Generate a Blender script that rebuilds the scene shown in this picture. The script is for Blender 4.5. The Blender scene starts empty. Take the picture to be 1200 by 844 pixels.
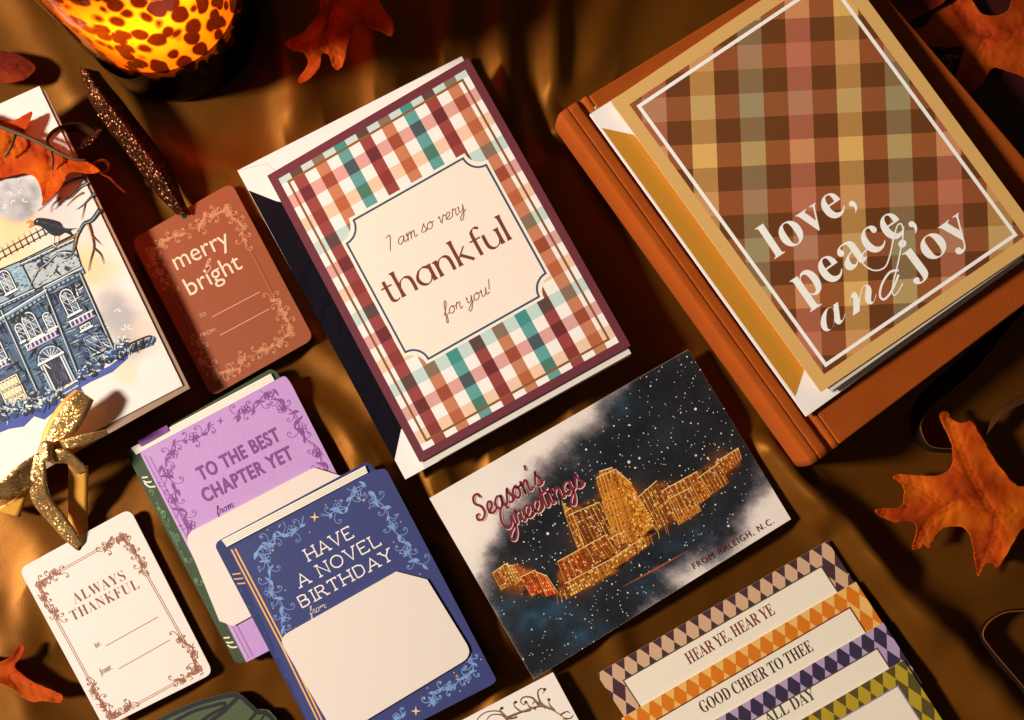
import bpy, bmesh, math, random
import numpy as np
from mathutils import Vector, Matrix
from mathutils.geometry import tessellate_polygon
SC = bpy.context.scene
COL = SC.collection
random.seed(7)
# ------------------------------------------------------------------ camera
F_PX, D, TILT = 1130.0, 0.54, math.radians(6.6)
CP = Vector((0, -math.sin(TILT) * D, math.cos(TILT) * D))
RX, UP, FW = Vector((1, 0, 0)), Vector((0, math.cos(TILT), math.sin(TILT))), Vector((0, math.sin(TILT), -math.cos(TILT)))
cd = bpy.data.cameras.new('camera')
cam = bpy.data.objects.new('camera', cd); COL.objects.link(cam)
cam.location = CP; cam.rotation_euler = (TILT, 0, 0)
cd.sensor_width = 36; cd.lens = 36 * F_PX / 1200
cd.clip_start = 0.01; cd.clip_end = 50
cd.dof.use_dof = True; cd.dof.focus_distance = 0.527; cd.dof.aperture_fstop = 6.3
SC.camera = cam
# ------------------------------------------------------------------ world, lamps, exposure
w = bpy.data.worlds.new('World'); SC.world = w; w.use_nodes = True
bg = w.node_tree.nodes['Background']
bg.inputs[0].default_value = (1.0, 0.78, 0.58, 1); bg.inputs[1].default_value = 0.052
def area(name, loc, target, size, power, col):
    l = bpy.data.lights.new(name, 'AREA'); l.shape = 'DISK'; l.size = size; l.energy = power; l.color = col
    o = bpy.data.objects.new(name, l); COL.objects.link(o); o.location = loc
    o.rotation_euler = (Vector(target) - Vector(loc)).to_track_quat('-Z', 'Y').to_euler()
    return o
area('key_lamp', (-1.85, -0.14, 1.16), (-0.02, 0, 0), 0.30, 88, (1, 0.90, 0.79))
vs = SC.view_settings
vs.view_transform = 'Standard'; vs.look = 'None'; vs.exposure = 0.0; vs.gamma = 1.0; vs.use_curve_mapping = False
# ------------------------------------------------------------------ helpers: photo pixel -> point on a plane of the place
def ray(px, py):
    return (RX * ((px - 600) / F_PX) + UP * ((422 - py) / F_PX) + FW)
def at(px, py, z=0.0):
    d = ray(px, py); return CP + d * ((z - CP.z) / d.z)
def toPx(p):
    v = p - CP; q = v.dot(FW)
    return (600 + F_PX * v.dot(RX) / q, 422 - F_PX * v.dot(UP) / q)
MM = 0.001
# ------------------------------------------------------------------ materials
def s2l(c):
    return c / 12.92 if c <= 0.04045 else ((c + 0.055) / 1.055) ** 2.4
def rgb(h):
    return tuple(s2l(((h >> k) & 255) / 255) for k in (16, 8, 0)) + (1,)
MATS = {}
def new_mat(name):
    m = bpy.data.materials.new(name); m.use_nodes = True
    return m, m.node_tree.nodes, m.node_tree.links, m.node_tree.nodes['Principled BSDF']
def paper(h, rough=0.55, mottle=0.07, spec=0.3, metal=0.0, scale=900.0, bump=0.3):
    k = (h, rough, mottle, spec, metal)
    if k in MATS: return MATS[k]
    m, n, l, b = new_mat('paper_%06x' % h)
    tc = n.new('ShaderNodeTexCoord'); no = n.new('ShaderNodeTexNoise'); no.inputs['Scale'].default_value = scale; no.inputs['Detail'].default_value = 3
    l.new(tc.outputs['Object'], no.inputs['Vector'])
    c = rgb(h)
    mx = n.new('ShaderNodeMix'); mx.data_type = 'RGBA'
    mx.inputs[6].default_value = tuple(x * (1 - mottle) for x in c[:3]) + (1,)
    mx.inputs[7].default_value = tuple(min(1, x * (1 + mottle)) for x in c[:3]) + (1,)
    l.new(no.outputs[0], mx.inputs[0]); l.new(mx.outputs[2], b.inputs['Base Color'])
    bp = n.new('ShaderNodeBump'); bp.inputs['Strength'].default_value = bump; bp.inputs['Distance'].default_value = 0.0002
    l.new(no.outputs[0], bp.inputs['Height']); l.new(bp.outputs[0], b.inputs['Normal'])
    b.inputs['Roughness'].default_value = rough; b.inputs['Specular IOR Level'].default_value = spec; b.inputs['Metallic'].default_value = metal
    MATS[k] = m; return m
def attr_mat(name, rough=0.5):
    m, n, l, b = new_mat(name)
    a = n.new('ShaderNodeVertexColor'); a.layer_name = 'Col'
    l.new(a.outputs[0], b.inputs['Base Color']); b.inputs['Roughness'].default_value = rough
    b.inputs['Specular IOR Level'].default_value = 0.3
    return m
def glitter(name, c0, c1, scale=1300, tilt=0.9):
    m, n, l, b = new_mat(name)
    tc = n.new('ShaderNodeTexCoord'); v = n.new('ShaderNodeTexVoronoi'); v.inputs['Scale'].default_value = scale
    l.new(tc.outputs['Object'], v.inputs['Vector'])
    sep = n.new('ShaderNodeSeparateColor'); l.new(v.outputs['Color'], sep.inputs[0])
    mx = n.new('ShaderNodeMix'); mx.data_type = 'RGBA'; mx.inputs[6].default_value = c0; mx.inputs[7].default_value = c1
    l.new(sep.outputs[0], mx.inputs[0]); l.new(mx.outputs[2], b.inputs['Base Color'])
    g = n.new('ShaderNodeNewGeometry')
    sub = n.new('ShaderNodeVectorMath'); sub.operation = 'SUBTRACT'; sub.inputs[1].default_value = (0.5, 0.5, 0.5); l.new(v.outputs['Color'], sub.inputs[0])
    sc = n.new('ShaderNodeVectorMath'); sc.operation = 'SCALE'; sc.inputs['Scale'].default_value = tilt * 2; l.new(sub.outputs[0], sc.inputs[0])
    ad = n.new('ShaderNodeVectorMath'); ad.operation = 'ADD'; l.new(g.outputs['Normal'], ad.inputs[0]); l.new(sc.outputs[0], ad.inputs[1])
    nm = n.new('ShaderNodeVectorMath'); nm.operation = 'NORMALIZE'; l.new(ad.outputs[0], nm.inputs[0]); l.new(nm.outputs[0], b.inputs['Normal'])
    b.inputs['Metallic'].default_value = 0.75; b.inputs['Roughness'].default_value = 0.3
    return m
def satin(name, c, rough=0.4, metal=0.0, spec=0.5, sheen=0.0):
    m, n, l, b = new_mat(name)
    tc = n.new('ShaderNodeTexCoord'); no = n.new('ShaderNodeTexNoise'); no.inputs['Scale'].default_value = 60; no.inputs['Detail'].default_value = 4
    fi = n.new('ShaderNodeTexNoise'); fi.inputs['Scale'].default_value = 2100; fi.inputs['Detail'].default_value = 2
    l.new(tc.outputs['Object'], no.inputs['Vector']); l.new(tc.outputs['Object'], fi.inputs['Vector'])
    mx = n.new('ShaderNodeMix'); mx.data_type = 'RGBA'
    mx.inputs[6].default_value = tuple(x * 0.85 for x in c[:3]) + (1,); mx.inputs[7].default_value = tuple(x * 1.15 for x in c[:3]) + (1,)
    l.new(no.outputs[0], mx.inputs[0]); l.new(mx.outputs[2], b.inputs['Base Color'])
    bp = n.new('ShaderNodeBump'); bp.inputs['Strength'].default_value = 0.32; bp.inputs['Distance'].default_value = 0.0003
    l.new(fi.outputs[0], bp.inputs['Height']); l.new(bp.outputs[0], b.inputs['Normal'])
    b.inputs['Roughness'].default_value = rough; b.inputs['Metallic'].default_value = metal; b.inputs['Specular IOR Level'].default_value = spec
    b.inputs['Specular Tint'].default_value = (1, 0.55, 0.18, 1)
    b.inputs['Sheen Weight'].default_value = sheen
    return m
# ------------------------------------------------------------------ object helpers
def tag(o, label, cat, group=None):
    o['label'] = label; o['category'] = cat
    if group: o['group'] = group
    return o
def thing(name, label, cat, loc=(0, 0, 0), mat=None, group=None):
    o = bpy.data.objects.new(name, None); COL.objects.link(o); o.empty_display_size = 0.01
    o.matrix_world = Matrix.Translation(loc) @ (mat.to_4x4() if mat else Matrix.Identity(4))
    return tag(o, label, cat, group)
def mesh_obj(name, verts, faces, mats, parent=None, mi=None, smooth=False):
    me = bpy.data.meshes.new(name); me.from_pydata([tuple(v) for v in verts], [], faces)
    for m in (mats if isinstance(mats, (list, tuple)) else [mats]): me.materials.append(m)
    if mi is not None: me.polygons.foreach_set('material_index', mi)
    if smooth: me.polygons.foreach_set('use_smooth', [True] * len(faces))
    me.update()
    o = bpy.data.objects.new(name, me); COL.objects.link(o)
    if parent: o.parent = parent
    return o
def spline(pts, n=12, closed=False):
    P = [np.array(p, float) for p in pts]; out = []; N = len(P)
    seg = N if closed else N - 1
    for i in range(seg):
        g = (lambda k: P[k % N]) if closed else (lambda k: P[min(max(k, 0), N - 1)])
        p0, p1, p2, p3 = g(i - 1), g(i), g(i + 1), g(i + 2)
        for k in range(n):
            t = k / n
            out.append(0.5 * ((2 * p1) + (-p0 + p2) * t + (2 * p0 - 5 * p1 + 4 * p2 - p3) * t * t + (-p0 + 3 * p1 - 3 * p2 + p3) * t ** 3))
    if not closed: out.append(P[-1])
    return [tuple(p) for p in out]
def rounded(quad, r, n=7):
    """polygon (px) with each corner rounded by r px (list or number); negative r: straight cut"""
    rs = r if isinstance(r, (list, tuple)) else [r] * len(quad); out = []; N = len(quad)
    for i, (p, rr) in enumerate(zip(quad, rs)):
        p = np.array(p, float); a = np.array(quad[i - 1], float) - p; b = np.array(quad[(i + 1) % N], float) - p
        a /= np.linalg.norm(a); b /= np.linalg.norm(b)
        if rr == 0: out.append(tuple(p)); continue
        s, e = p + a * abs(rr), p + b * abs(rr)
        if rr < 0: out += [tuple(s), tuple(e)]; continue
        for k in range(n + 1):
            t = k / n; out.append(tuple((1 - t) ** 2 * s + 2 * t * (1 - t) * p + t * t * e))
    return out
def inset(quad, d):
    q = [np.array(p, float) for p in quad]; N = len(q); out = []
    area2 = sum(q[i][0] * q[(i + 1) % N][1] - q[(i + 1) % N][0] * q[i][1] for i in range(N)); sg = 1 if area2 > 0 else -1
    L = []
    for i in range(N):
        a, b = q[i], q[(i + 1) % N]; t = (b - a) / np.linalg.norm(b - a); nrm = np.array((-t[1], t[0])) * sg
        L.append((a + nrm * d, t))
    for i in range(N):
        (p, t), (r, u) = L[i - 1], L[i]
        den = t[0] * u[1] - t[1] * u[0]
        k = ((r - p)[0] * u[1] - (r - p)[1] * u[0]) / den
        out.append(tuple(p + t * k))
    return out
def clip(poly, cl):
    """Sutherland-Hodgman: poly against convex clip polygon"""
    N = len(cl); a2 = sum(cl[i][0] * cl[(i + 1) % N][1] - cl[(i + 1) % N][0] * cl[i][1] for i in range(N)); sg = 1 if a2 > 0 else -1
    out = list(poly)
    for i in range(N):
        a, b = cl[i], cl[(i + 1) % N]
        f = lambda p: sg * ((b[0] - a[0]) * (p[1] - a[1]) - (b[1] - a[1]) * (p[0] - a[0]))
        src, out = out, []
        for j in range(len(src)):
            p, q = src[j - 1], src[j]; fp, fq = f(p), f(q)
            if (fp >= 0) != (fq >= 0):
                t = fp / (fp - fq); out.append((p[0] + (q[0] - p[0]) * t, p[1] + (q[1] - p[1]) * t))
            if fq >= 0: out.append(q)
        if len(out) < 3: return []
    return out
def inside(p, poly):
    c = False; N = len(poly)
    for i in range(N):
        (x1, y1), (x2, y2) = poly[i - 1], poly[i]
        if (y1 > p[1]) != (y2 > p[1]) and p[0] < (x2 - x1) * (p[1] - y1) / (y2 - y1) + x1: c = not c
    return c
# ------------------------------------------------------------------ numpy noise, signed distance
def vnoise(x, y, seed):
    xi = np.floor(x).astype(int); yi = np.floor(y).astype(int); fx = x - xi; fy = y - yi
    fx = fx * fx * (3 - 2 * fx); fy = fy * fy * (3 - 2 * fy)
    def h(a, b):
        n = (a * 374761393 + b * 668265263 + seed * 974711) & 0xffffffff
        n = ((n ^ (n >> 13)) * 1274126177) & 0xffffffff
        return ((n ^ (n >> 16)) & 0xffff) / 65535.0
    return (h(xi, yi) * (1 - fx) + h(xi + 1, yi) * fx) * (1 - fy) + (h(xi, yi + 1) * (1 - fx) + h(xi + 1, yi + 1) * fx) * fy
def fbm(x, y, sc, seed=1, octv=5):
    s = 0; a = 0.5
    for k in range(octv):
        s = s + a * vnoise(x / sc, y / sc, seed + k); sc /= 2.03; a *= 0.5
    return s / 0.97
def sdist(x, y, poly):
    """signed distance (positive inside)"""
    d = np.full(x.shape, 1e9); ins = np.zeros(x.shape, bool); N = len(poly)
    for i in range(N):
        (x1, y1), (x2, y2) = poly[i - 1], poly[i]
        ex, ey = x2 - x1, y2 - y1; t = np.clip(((x - x1) * ex + (y - y1) * ey) / (ex * ex + ey * ey + 1e-9), 0, 1)
        d = np.minimum(d, np.hypot(x - x1 - t * ex, y - y1 - t * ey))
        if y1 != y2:
            c = ((y1 > y) != (y2 > y)) & (x < ex * (y - y1) / (y2 - y1) + x1); ins ^= c
    return np.where(ins, d, -d)
def pdist(x, y, line):
    d = np.full(x.shape, 1e9)
    for (x1, y1), (x2, y2) in zip(line[:-1], line[1:]):
        ex, ey = x2 - x1, y2 - y1; t = np.clip(((x - x1) * ex + (y - y1) * ey) / (ex * ex + ey * ey + 1e-9), 0, 1)
        d = np.minimum(d, np.hypot(x - x1 - t * ex, y - y1 - t * ey))
    return d
def sstep(a, b, v):
    t = np.clip((v - a) / (b - a), 0, 1); return t * t * (3 - 2 * t)
# ------------------------------------------------------------------ flat sheets with print
class Sheet:
    """frame of a sheet of paper: corners TL TR BR BL seen at photo pixels, z in mm (one or four)"""
    def __init__(s, quad, z):
        zs = z if isinstance(z, (list, tuple)) else [z] * 4
        c = [at(p[0], p[1], zz * MM) for p, zz in zip(quad, zs)]
        s.o = (c[0] + c[1] + c[2] + c[3]) / 4
        U = ((c[1] - c[0]) + (c[2] - c[3])).normalized(); W = ((c[0] - c[3]) + (c[1] - c[2])).normalized()
        s.N = U.cross(W).normalized(); s.U = U; s.V = s.N.cross(U)
        s.R = Matrix((s.U, s.V, s.N)).transposed(); s.quad = quad
    def L(s, p, lift=0.0):
        d = ray(p[0], p[1]); q = CP + d * ((s.o + s.N * lift - CP).dot(s.N) / d.dot(s.N)) - s.o
        return (q.dot(s.U), q.dot(s.V))
    def px(s, x, y):
        return toPx(s.o + s.U * x + s.V * y)
    def thing(s, name, label, cat, group=None):
        s.t = thing(name, label, cat, s.o, s.R, group); return s.t
def slab(sh, name, poly, z0, z1, mat, parent=None, edge=None):
    """extruded outline (px polygon) from z0 to z1 mm in the sheet's frame"""
    q = [sh.L(p) for p in poly]; N = len(q)
    if sum(q[i][0] * q[(i + 1) % N][1] - q[(i + 1) % N][0] * q[i][1] for i in range(N)) < 0: q.reverse()
    v = [(x, y, z1 * MM) for x, y in q] + [(x, y, z0 * MM) for x, y in q]
    f = [tuple(range(N)), tuple(range(2 * N - 1, N - 1, -1))] + [(i, i + N, (i + 1) % N + N, (i + 1) % N) for i in range(N)]
    mats = [mat, edge or mat]
    return mesh_obj(name, v, f, mats, parent or sh.t, [0, 0] + [1] * N)
TEXTS = {}
def fold(s, style):
    base = {'serif': 0x1D400, 'italic': 0x1D468, 'script': 0x1D4D0}.get(style)
    if not base: return s
    return ''.join(chr(base + ord(c) - 65) if 'A' <= c <= 'Z' else chr(base + 26 + ord(c) - 97) if 'a' <= c <= 'z' else c for c in s)
def text_mesh(s, style, off, space):
    cu = bpy.data.curves.new('t', 'FONT'); cu.body = fold(s, style); cu.offset = off; cu.space_character = space; cu.resolution_u = 5
    o = bpy.data.objects.new('t', cu); COL.objects.link(o)
    dg = bpy.context.evaluated_depsgraph_get(); dg.update()
    me = bpy.data.meshes.new_from_object(o.evaluated_get(dg))
    v = [(p.co.x, p.co.y) for p in me.vertices]; f = [tuple(p.vertices) for p in me.polygons]
    bpy.data.objects.remove(o); bpy.data.curves.remove(cu); bpy.data.meshes.remove(me)
    par = list(range(len(v)))
    def find(a):
        while par[a] != a: par[a] = par[par[a]]; a = par[a]
        return a
    for q in f:
        for k in q[1:]: par[find(k)] = find(q[0])
    ids = {}; isl = [ids.setdefault(find(i), len(ids)) for i in range(len(v))]
    return v, f, isl
class Art:
    """ink on a sheet: flat shapes given in photo pixels, laid a hair above the paper"""
    def __init__(s, sh, z=0.0):
        s.sh = sh; s.z = z; s.v = []; s.f = []; s.mi = []; s.mats = []; s.k = 0; s.cl = None
    def m(s, c):
        m = c if not isinstance(c, int) else paper(c, bump=0.22)
        if m not in s.mats: s.mats.append(m)
        return s.mats.index(m)
    def zz(s, layer):
        s.k = (s.k + 1) % 36
        return (s.z + 0.03 * (layer + 1)) * MM + s.k * 0.8e-6
    def poly(s, pts, c, layer=0):
        if len(pts) < 3 or (s.cl and not all(inside(p, s.cl) for p in pts)): return
        z = s.zz(layer); b = len(s.v); q = [s.sh.L(p) for p in pts]
        N = len(q); a2 = sum(q[i][0] * q[(i + 1) % N][1] - q[(i + 1) % N][0] * q[i][1] for i in range(N))
        if a2 < 0: q.reverse()
        s.v += [(x, y, z) for x, y in q]; mi = s.m(c)
        if N <= 4: s.f.append(tuple(range(b, b + N))); s.mi.append(mi)
        else:
            for t in tessellate_polygon([[Vector((x, y, 0)) for x, y in q]]):
                a, bb, cc = t
                ar = (q[bb][0] - q[a][0]) * (q[cc][1] - q[a][1]) - (q[bb][1] - q[a][1]) * (q[cc][0] - q[a][0])
                s.f.append((b + a, b + bb, b + cc) if ar > 0 else (b + a, b + cc, b + bb)); s.mi.append(mi)
    def stroke(s, pts, wd, c, layer=0, taper=0.0, closed=False):
        """wd px; taper 0 none, 1 to a point at the far end, 2 both ends"""
        P = [np.array(p[:2], float) for p in pts]; P = [p for i, p in enumerate(P) if i == 0 or np.hypot(*(p - P[i - 1])) > 1e-4]
        N = len(P)
        if N < 2: return
        z = s.zz(layer); b = len(s.v); mi = s.m(c)
        for i in range(N):
            t1 = P[i] - P[i - 1] if (i or closed) else P[1] - P[0]
            t2 = P[(i + 1) % N] - P[i] if (i < N - 1 or closed) else t1
            t1 = t1 / (np.linalg.norm(t1) + 1e-9); t2 = t2 / (np.linalg.norm(t2) + 1e-9); t = t1 + t2
            if np.linalg.norm(t) < 1e-6: t = t1
            t = t / np.linalg.norm(t); n = np.array((-t[1], t[0]))
            k = i / (N - 1); wv = wd / 2
            if taper == 1: wv *= 1 - 0.85 * k
            elif taper == 2: wv *= 0.15 + 0.85 * math.sin(math.pi * k) ** 0.7
            wv /= max(0.55, abs(t.dot(t1)))
            for sg in (1, -1):
                x, y = s.sh.L(P[i] + n * wv * sg); s.v.append((x, y, z))
        for i in range(N if closed else N - 1):
            j = (i + 1) % N
            if s.cl and not (inside(P[i], s.cl) and inside(P[j], s.cl)): continue
            s.f.append((b + 2 * i, b + 2 * j, b + 2 * j + 1, b + 2 * i + 1)); s.mi.append(mi)
    def disc(s, x, y, r, c, layer=0, n=8):
        s.poly([(x + r * math.cos(6.2832 * k / n), y + r * math.sin(6.2832 * k / n)) for k in range(n)], c, layer)
    def text(s, txt, p0, p1, cap, c, style='sans', off=0.0, layer=3, space=1.0, slant=0.0, arc=0.0):
        """baseline from p0 to p1, cap: height in px of a capital"""
        v, f, isl = text_mesh(txt, style, off, space)
        xs = [a[0] for a in v]; x0, x1 = min(xs), max(xs); ys = cap / 0.68
        p0 = np.array(p0, float); p1 = np.array(p1, float); e = p1 - p0; n = np.array((e[1], -e[0])) / np.linalg.norm(e); u = e / np.linalg.norm(e)
        b = len(s.v); z = (s.z + 0.03 * (layer + 1)) * MM
        for (x, y), k in zip(v, isl):
            t = (x - x0) / (x1 - x0)
            q = p0 + e * t + n * (y * ys + arc * 4 * t * (1 - t)) + u * (slant * y * ys)
            lx, ly = s.sh.L(q); s.v.append((lx, ly, z + (k % 9) * 0.9e-6))
        mi = s.m(c)
        for q in f: s.f.append(tuple(b + i for i in q)); s.mi.append(mi)
    def done(s, name, parent=None):
        o = mesh_obj(name, s.v, s.f, s.mats, parent or s.sh.t, s.mi)
        return o
HAND = {'a': (1.05, [[(.75, .85), (.45, 1), (.1, .7), (.05, .25), (.3, 0), (.6, .3), (.75, .9), (.72, .25), (.9, .02), (1.1, .25)]]),
 'e': (.8, [[(0, .15), (.45, .5), (.55, .85), (.35, 1), (.1, .7), (.1, .25), (.35, 0), (.7, .12), (.85, .3)]]),
 'i': (.5, [[(0, .2), (.2, 1), (.2, .2), (.35, 0), (.55, .2)], [(.25, 1.4), (.28, 1.5)]]),
 'm': (1.25, [[(0, .7), (.12, 1), (.15, 0), (.2, .6), (.45, 1), (.55, .8), (.55, 0), (.6, .6), (.85, 1), (.97, .8), (.97, .15), (1.12, 0), (1.3, .2)]]),
 'n': (.9, [[(0, .7), (.12, 1), (.15, 0), (.2, .6), (.5, 1), (.62, .75), (.62, .15), (.78, 0), (.95, .2)]]),
 'o': (.9, [[(.45, 1), (.1, .75), (.05, .3), (.3, 0), (.6, .2), (.65, .65), (.45, 1), (.5, .8), (.95, .8)]]),
 'r': (.75, [[(0, .2), (.15, 1.1), (.2, .92), (.5, .94), (.45, .3), (.55, 0), (.8, .2)]]),
 's': (.75, [[(0, .15), (.4, 1.1), (.44, .8), (.62, .35), (.45, 0), (.12, .1)], [(.45, 0), (.62, .05), (.8, .25)]]),
 't': (.55, [[(0, .2), (.3, 1.75), (.22, .3), (.38, 0), (.6, .2)], [(0, 1.15), (.6, 1.24)]]),
 'u': (.95, [[(0, .7), (.1, 1), (.1, .25), (.3, 0), (.55, .3), (.65, 1), (.65, .2), (.8, 0), (1, .2)]]),
 'v': (.85, [[(0, .8), (.12, 1), (.3, 0), (.6, .95), (.75, .8), (.9, .85)]]),
 'y': (.9, [[(0, .8), (.1, 1), (.12, .35), (.3, .15), (.55, .4), (.65, 1), (.6, -.3), (.3, -1), (.1, -.7), (.5, -.1), (.95, .2)]]),
 'f': (.65, [[(0, .2), (.4, 1.3), (.5, 1.9), (.36, 2.1), (.25, 1.6), (.2, 0), (.15, -.8), (.3, -.9), (.35, -.3), (.3, .1), (.7, .3)]]),
 'g': (1.0, [[(.75, .85), (.45, 1), (.1, .7), (.05, .25), (.3, 0), (.6, .3), (.75, .95)], [(.75, .95), (.7, -.4), (.4, -1), (.15, -.7), (.6, -.1), (1.05, .25)]]),
 'S': (1.1, [[(1.0, 1.65), (.8, 2.05), (.4, 1.95), (.3, 1.45), (.72, .95), (.78, .35), (.4, 0), (0, .15), (.05, .5), (.3, .5)]]),
 'G': (1.25, [[(1.0, 1.55), (.8, 2.05), (.35, 1.75), (.1, .9), (.3, .2), (.7, .3), (1.0, 1.0)], [(1.0, 1.0), (.92, -.3), (.5, -.95), (.2, -.6), (.7, -.05), (1.3, .2)]]),
 'I': (.75, [[(0, 1.75), (.5, 1.9), (.3, .3), (.25, -.2)]]), "'": (.3, [[(.12, 2.1), (.04, 1.65)]]), '!': (.4, [[(.25, 1.9), (.1, .5)], [(.03, .12), (.06, .02)]]), ':': (.3, [[(.1, .75), (.12, .67)], [(.06, .1), (.08, .02)]]), ' ': (.55, [])}
def hand_text(A, txt, p0, p1, xh, wd, c, layer=4, slant=.3):
    T = sum(HAND[ch][0] for ch in txt); p0, p1 = np.array(p0, float), np.array(p1, float)
    e = (p1 - p0) / T; n = np.array((e[1], -e[0])) / np.linalg.norm(e) * xh; x0 = 0; u = e / np.linalg.norm(e) * xh
    for ch in txt:
        for st in HAND[ch][1]:
            if len(st) == 2 and abs(st[0][0] - st[1][0]) + abs(st[0][1] - st[1][1]) < 0.2:
                q_ = p0 + e * (x0 + st[0][0]) + n * st[0][1] + u * slant * st[0][1]; A.disc(q_[0], q_[1], wd * .75, c, layer); continue
            A.stroke(spline([tuple(p0 + e * (x0 + x) + n * y + u * slant * y) for x, y in st], 6 if len(st) > 2 else 2), wd, c, layer)
        x0 += HAND[ch][0]
PEN = {'t': (.68, [[(.25, 1.36), (.25, .3), (.32, .07), (.48, .01), (.62, .09)], [(0, .98), (.54, .98)]]),
 'h': (1.0, [[(.12, 1.62), (.12, 0)], [(.13, .55), (.28, .88), (.5, 1.0), (.7, .9), (.78, .62), (.78, 0)]]),
 'a': (1.0, [[(.74, .84), (.52, 1), (.24, .9), (.05, .52), (.15, .14), (.4, 0), (.62, .14), (.75, .4)], [(.78, 1.02), (.78, 0)]]),
 'n': (1.0, [[(.12, 1.0), (.12, 0)], [(.13, .55), (.28, .88), (.5, 1.0), (.7, .9), (.78, .62), (.78, 0)]]),
 'k': (.9, [[(.12, 1.62), (.12, 0)], [(.16, .42), (.62, .98)], [(.3, .6), (.8, 0)]]),
 'f': (.64, [[(.72, 1.5), (.54, 1.62), (.36, 1.52), (.3, 1.25), (.3, 0)], [(.06, .98), (.6, .98)]]),
 'u': (1.0, [[(.1, 1), (.1, .38), (.2, .1), (.4, 0), (.62, .12), (.76, .4)], [(.78, 1.0), (.78, 0)]]), 'l': (.36, [[(.12, 1.62), (.12, 0)]])}
def pen_text(A, txt, p0, p1, xh, thick, thin, c, layer):
    """upright letters drawn with a broad pen: strokes swell where they run up and down"""
    T = sum(PEN[ch][0] for ch in txt); p0, p1 = np.array(p0, float), np.array(p1, float); e = (p1 - p0) / T; el = np.linalg.norm(e); n = np.array((e[1], -e[0])) / el * xh; u = e / el; x0 = 0
    for ch in txt:
        for st in PEN[ch][1]:
            L_ = [(x * el, y * xh) for x, y in (spline(st, 9) if len(st) > 2 else [tuple(np.array(st[0]) * (1 - k / 8) + np.array(st[1]) * k / 8) for k in range(9)])]; N = len(L_); lf, rt = [], []
            up_ = len(st) == 2 and abs(st[0][0] - st[1][0]) < .01
            for i, (x, y) in enumerate(L_):
                a_, b_ = L_[max(i - 1, 0)], L_[min(i + 1, N - 1)]; tx, ty = b_[0] - a_[0], b_[1] - a_[1]; d_ = math.hypot(tx, ty); tx, ty = tx / d_, ty / d_
                w_ = (thin + (thick - thin) * max(0.0, (-ty * .96 + tx * .28)) ** 1.2) / 2 if ty <= 0 else (thin + (thick - thin) * .75 * max(0.0, ty * .96 - tx * .5) ** 1.6) / 2
                if up_: w_ *= 1 + .5 * (2 * abs(i / (N - 1) - .5)) ** 6
                for l_, sg in ((lf, 1), (rt, -1)): l_.append(tuple(p0 + e * x0 + u * (x - ty * w_ * sg) + n / xh * (y + tx * w_ * sg)))
            for i in range(N - 1): A.poly([lf[i], lf[i + 1], rt[i + 1], rt[i]], c, layer)
            if up_:
                x, y = L_[0]; A.poly([tuple(p0 + e * x0 + u * (x + thick * .6) + n / xh * y), tuple(p0 + e * x0 + u * (x - thick * 1.1) + n / xh * (y - thin * .4)), tuple(p0 + e * x0 + u * (x - thick * .4) + n / xh * (y - thin * 2.6))], c, layer)
        x0 += PEN[ch][0]
def painted(sh, name, poly, fn, z, step=1.15, parent=None, mat=None):
    """printed face whose inks are given as fn(px, py) -> sRGB 0..1 arrays; a fine grid cut to the sheet's quad"""
    a, b, c, d = [np.array(p, float) for p in poly]
    nu = int(max(np.linalg.norm(b - a), np.linalg.norm(c - d)) / step); nv = int(max(np.linalg.norm(d - a), np.linalg.norm(c - b)) / step)
    u, v = np.meshgrid(np.linspace(0, 1, nu), np.linspace(0, 1, nv))
    X = (a[0] * (1 - u) + b[0] * u) * (1 - v) + (d[0] * (1 - u) + c[0] * u) * v
    Y = (a[1] * (1 - u) + b[1] * u) * (1 - v) + (d[1] * (1 - u) + c[1] * u) * v
    C = np.clip(fn(X, Y), 0, 1); C = np.where(C <= 0.04045, C / 12.92, ((C + 0.055) / 1.055) ** 2.4)
    V = [sh.L((x, y)) + (z * MM,) for x, y in zip(X.ravel(), Y.ravel())]
    Fc = [(j * nu + i, (j + 1) * nu + i, (j + 1) * nu + i + 1, j * nu + i + 1) for j in range(nv - 1) for i in range(nu - 1)]
    o = mesh_obj(name, V, Fc, mat or attr_mat(name + '_ink'), parent or sh.t)
    at_ = o.data.color_attributes.new('Col', 'FLOAT_COLOR', 'POINT')
    at_.data.foreach_set('color', np.concatenate([C.reshape(-1, 3), np.ones((C.shape[0] * C.shape[1], 1))], 1).astype(np.float32).ravel())
    return o
# ------------------------------------------------------------------ ornament: curls, leaves, blossoms along a vine (all in px)
def curl(A, x, y, ang, r, side, c, wd, turns=1.35, layer=1, bud=True):
    """a tendril that leaves (x,y) at angle ang and winds up into a spiral; side +1 / -1"""
    pts = []; n = int(14 * turns) + 6; a = ang; px, py = x, y
    L = r * 2.6
    for k in range(n):
        pts.append((px, py)); t = k / (n - 1)
        st = L / n * (1.9 - 1.5 * t); a += side * (turns * 6.2832 / n) * (0.25 + 1.5 * t)
        px += st * math.cos(a); py += st * math.sin(a)
    A.stroke(pts, wd, c, layer, taper=0)
    if bud: A.disc(px, py, wd * 0.95, c, layer, 6)
def leaf(A, x, y, ang, ln, wd, c, layer=1, bend=0.3):
    up, dn = [], []
    for k in range(7):
        t = k / 6; a = ang + bend * t; h = wd * math.sin(math.pi * min(1, t * 0.92 + 0.05)) ** 0.8 * (1 - 0.5 * t)
        cx, cy = x + ln * t * math.cos(a), y + ln * t * math.sin(a)
        up.append((cx - h * math.sin(a), cy + h * math.cos(a))); dn.append((cx + h * math.sin(a), cy - h * math.cos(a)))
    A.poly(up + dn[::-1][1:-1], c, layer)
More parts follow.
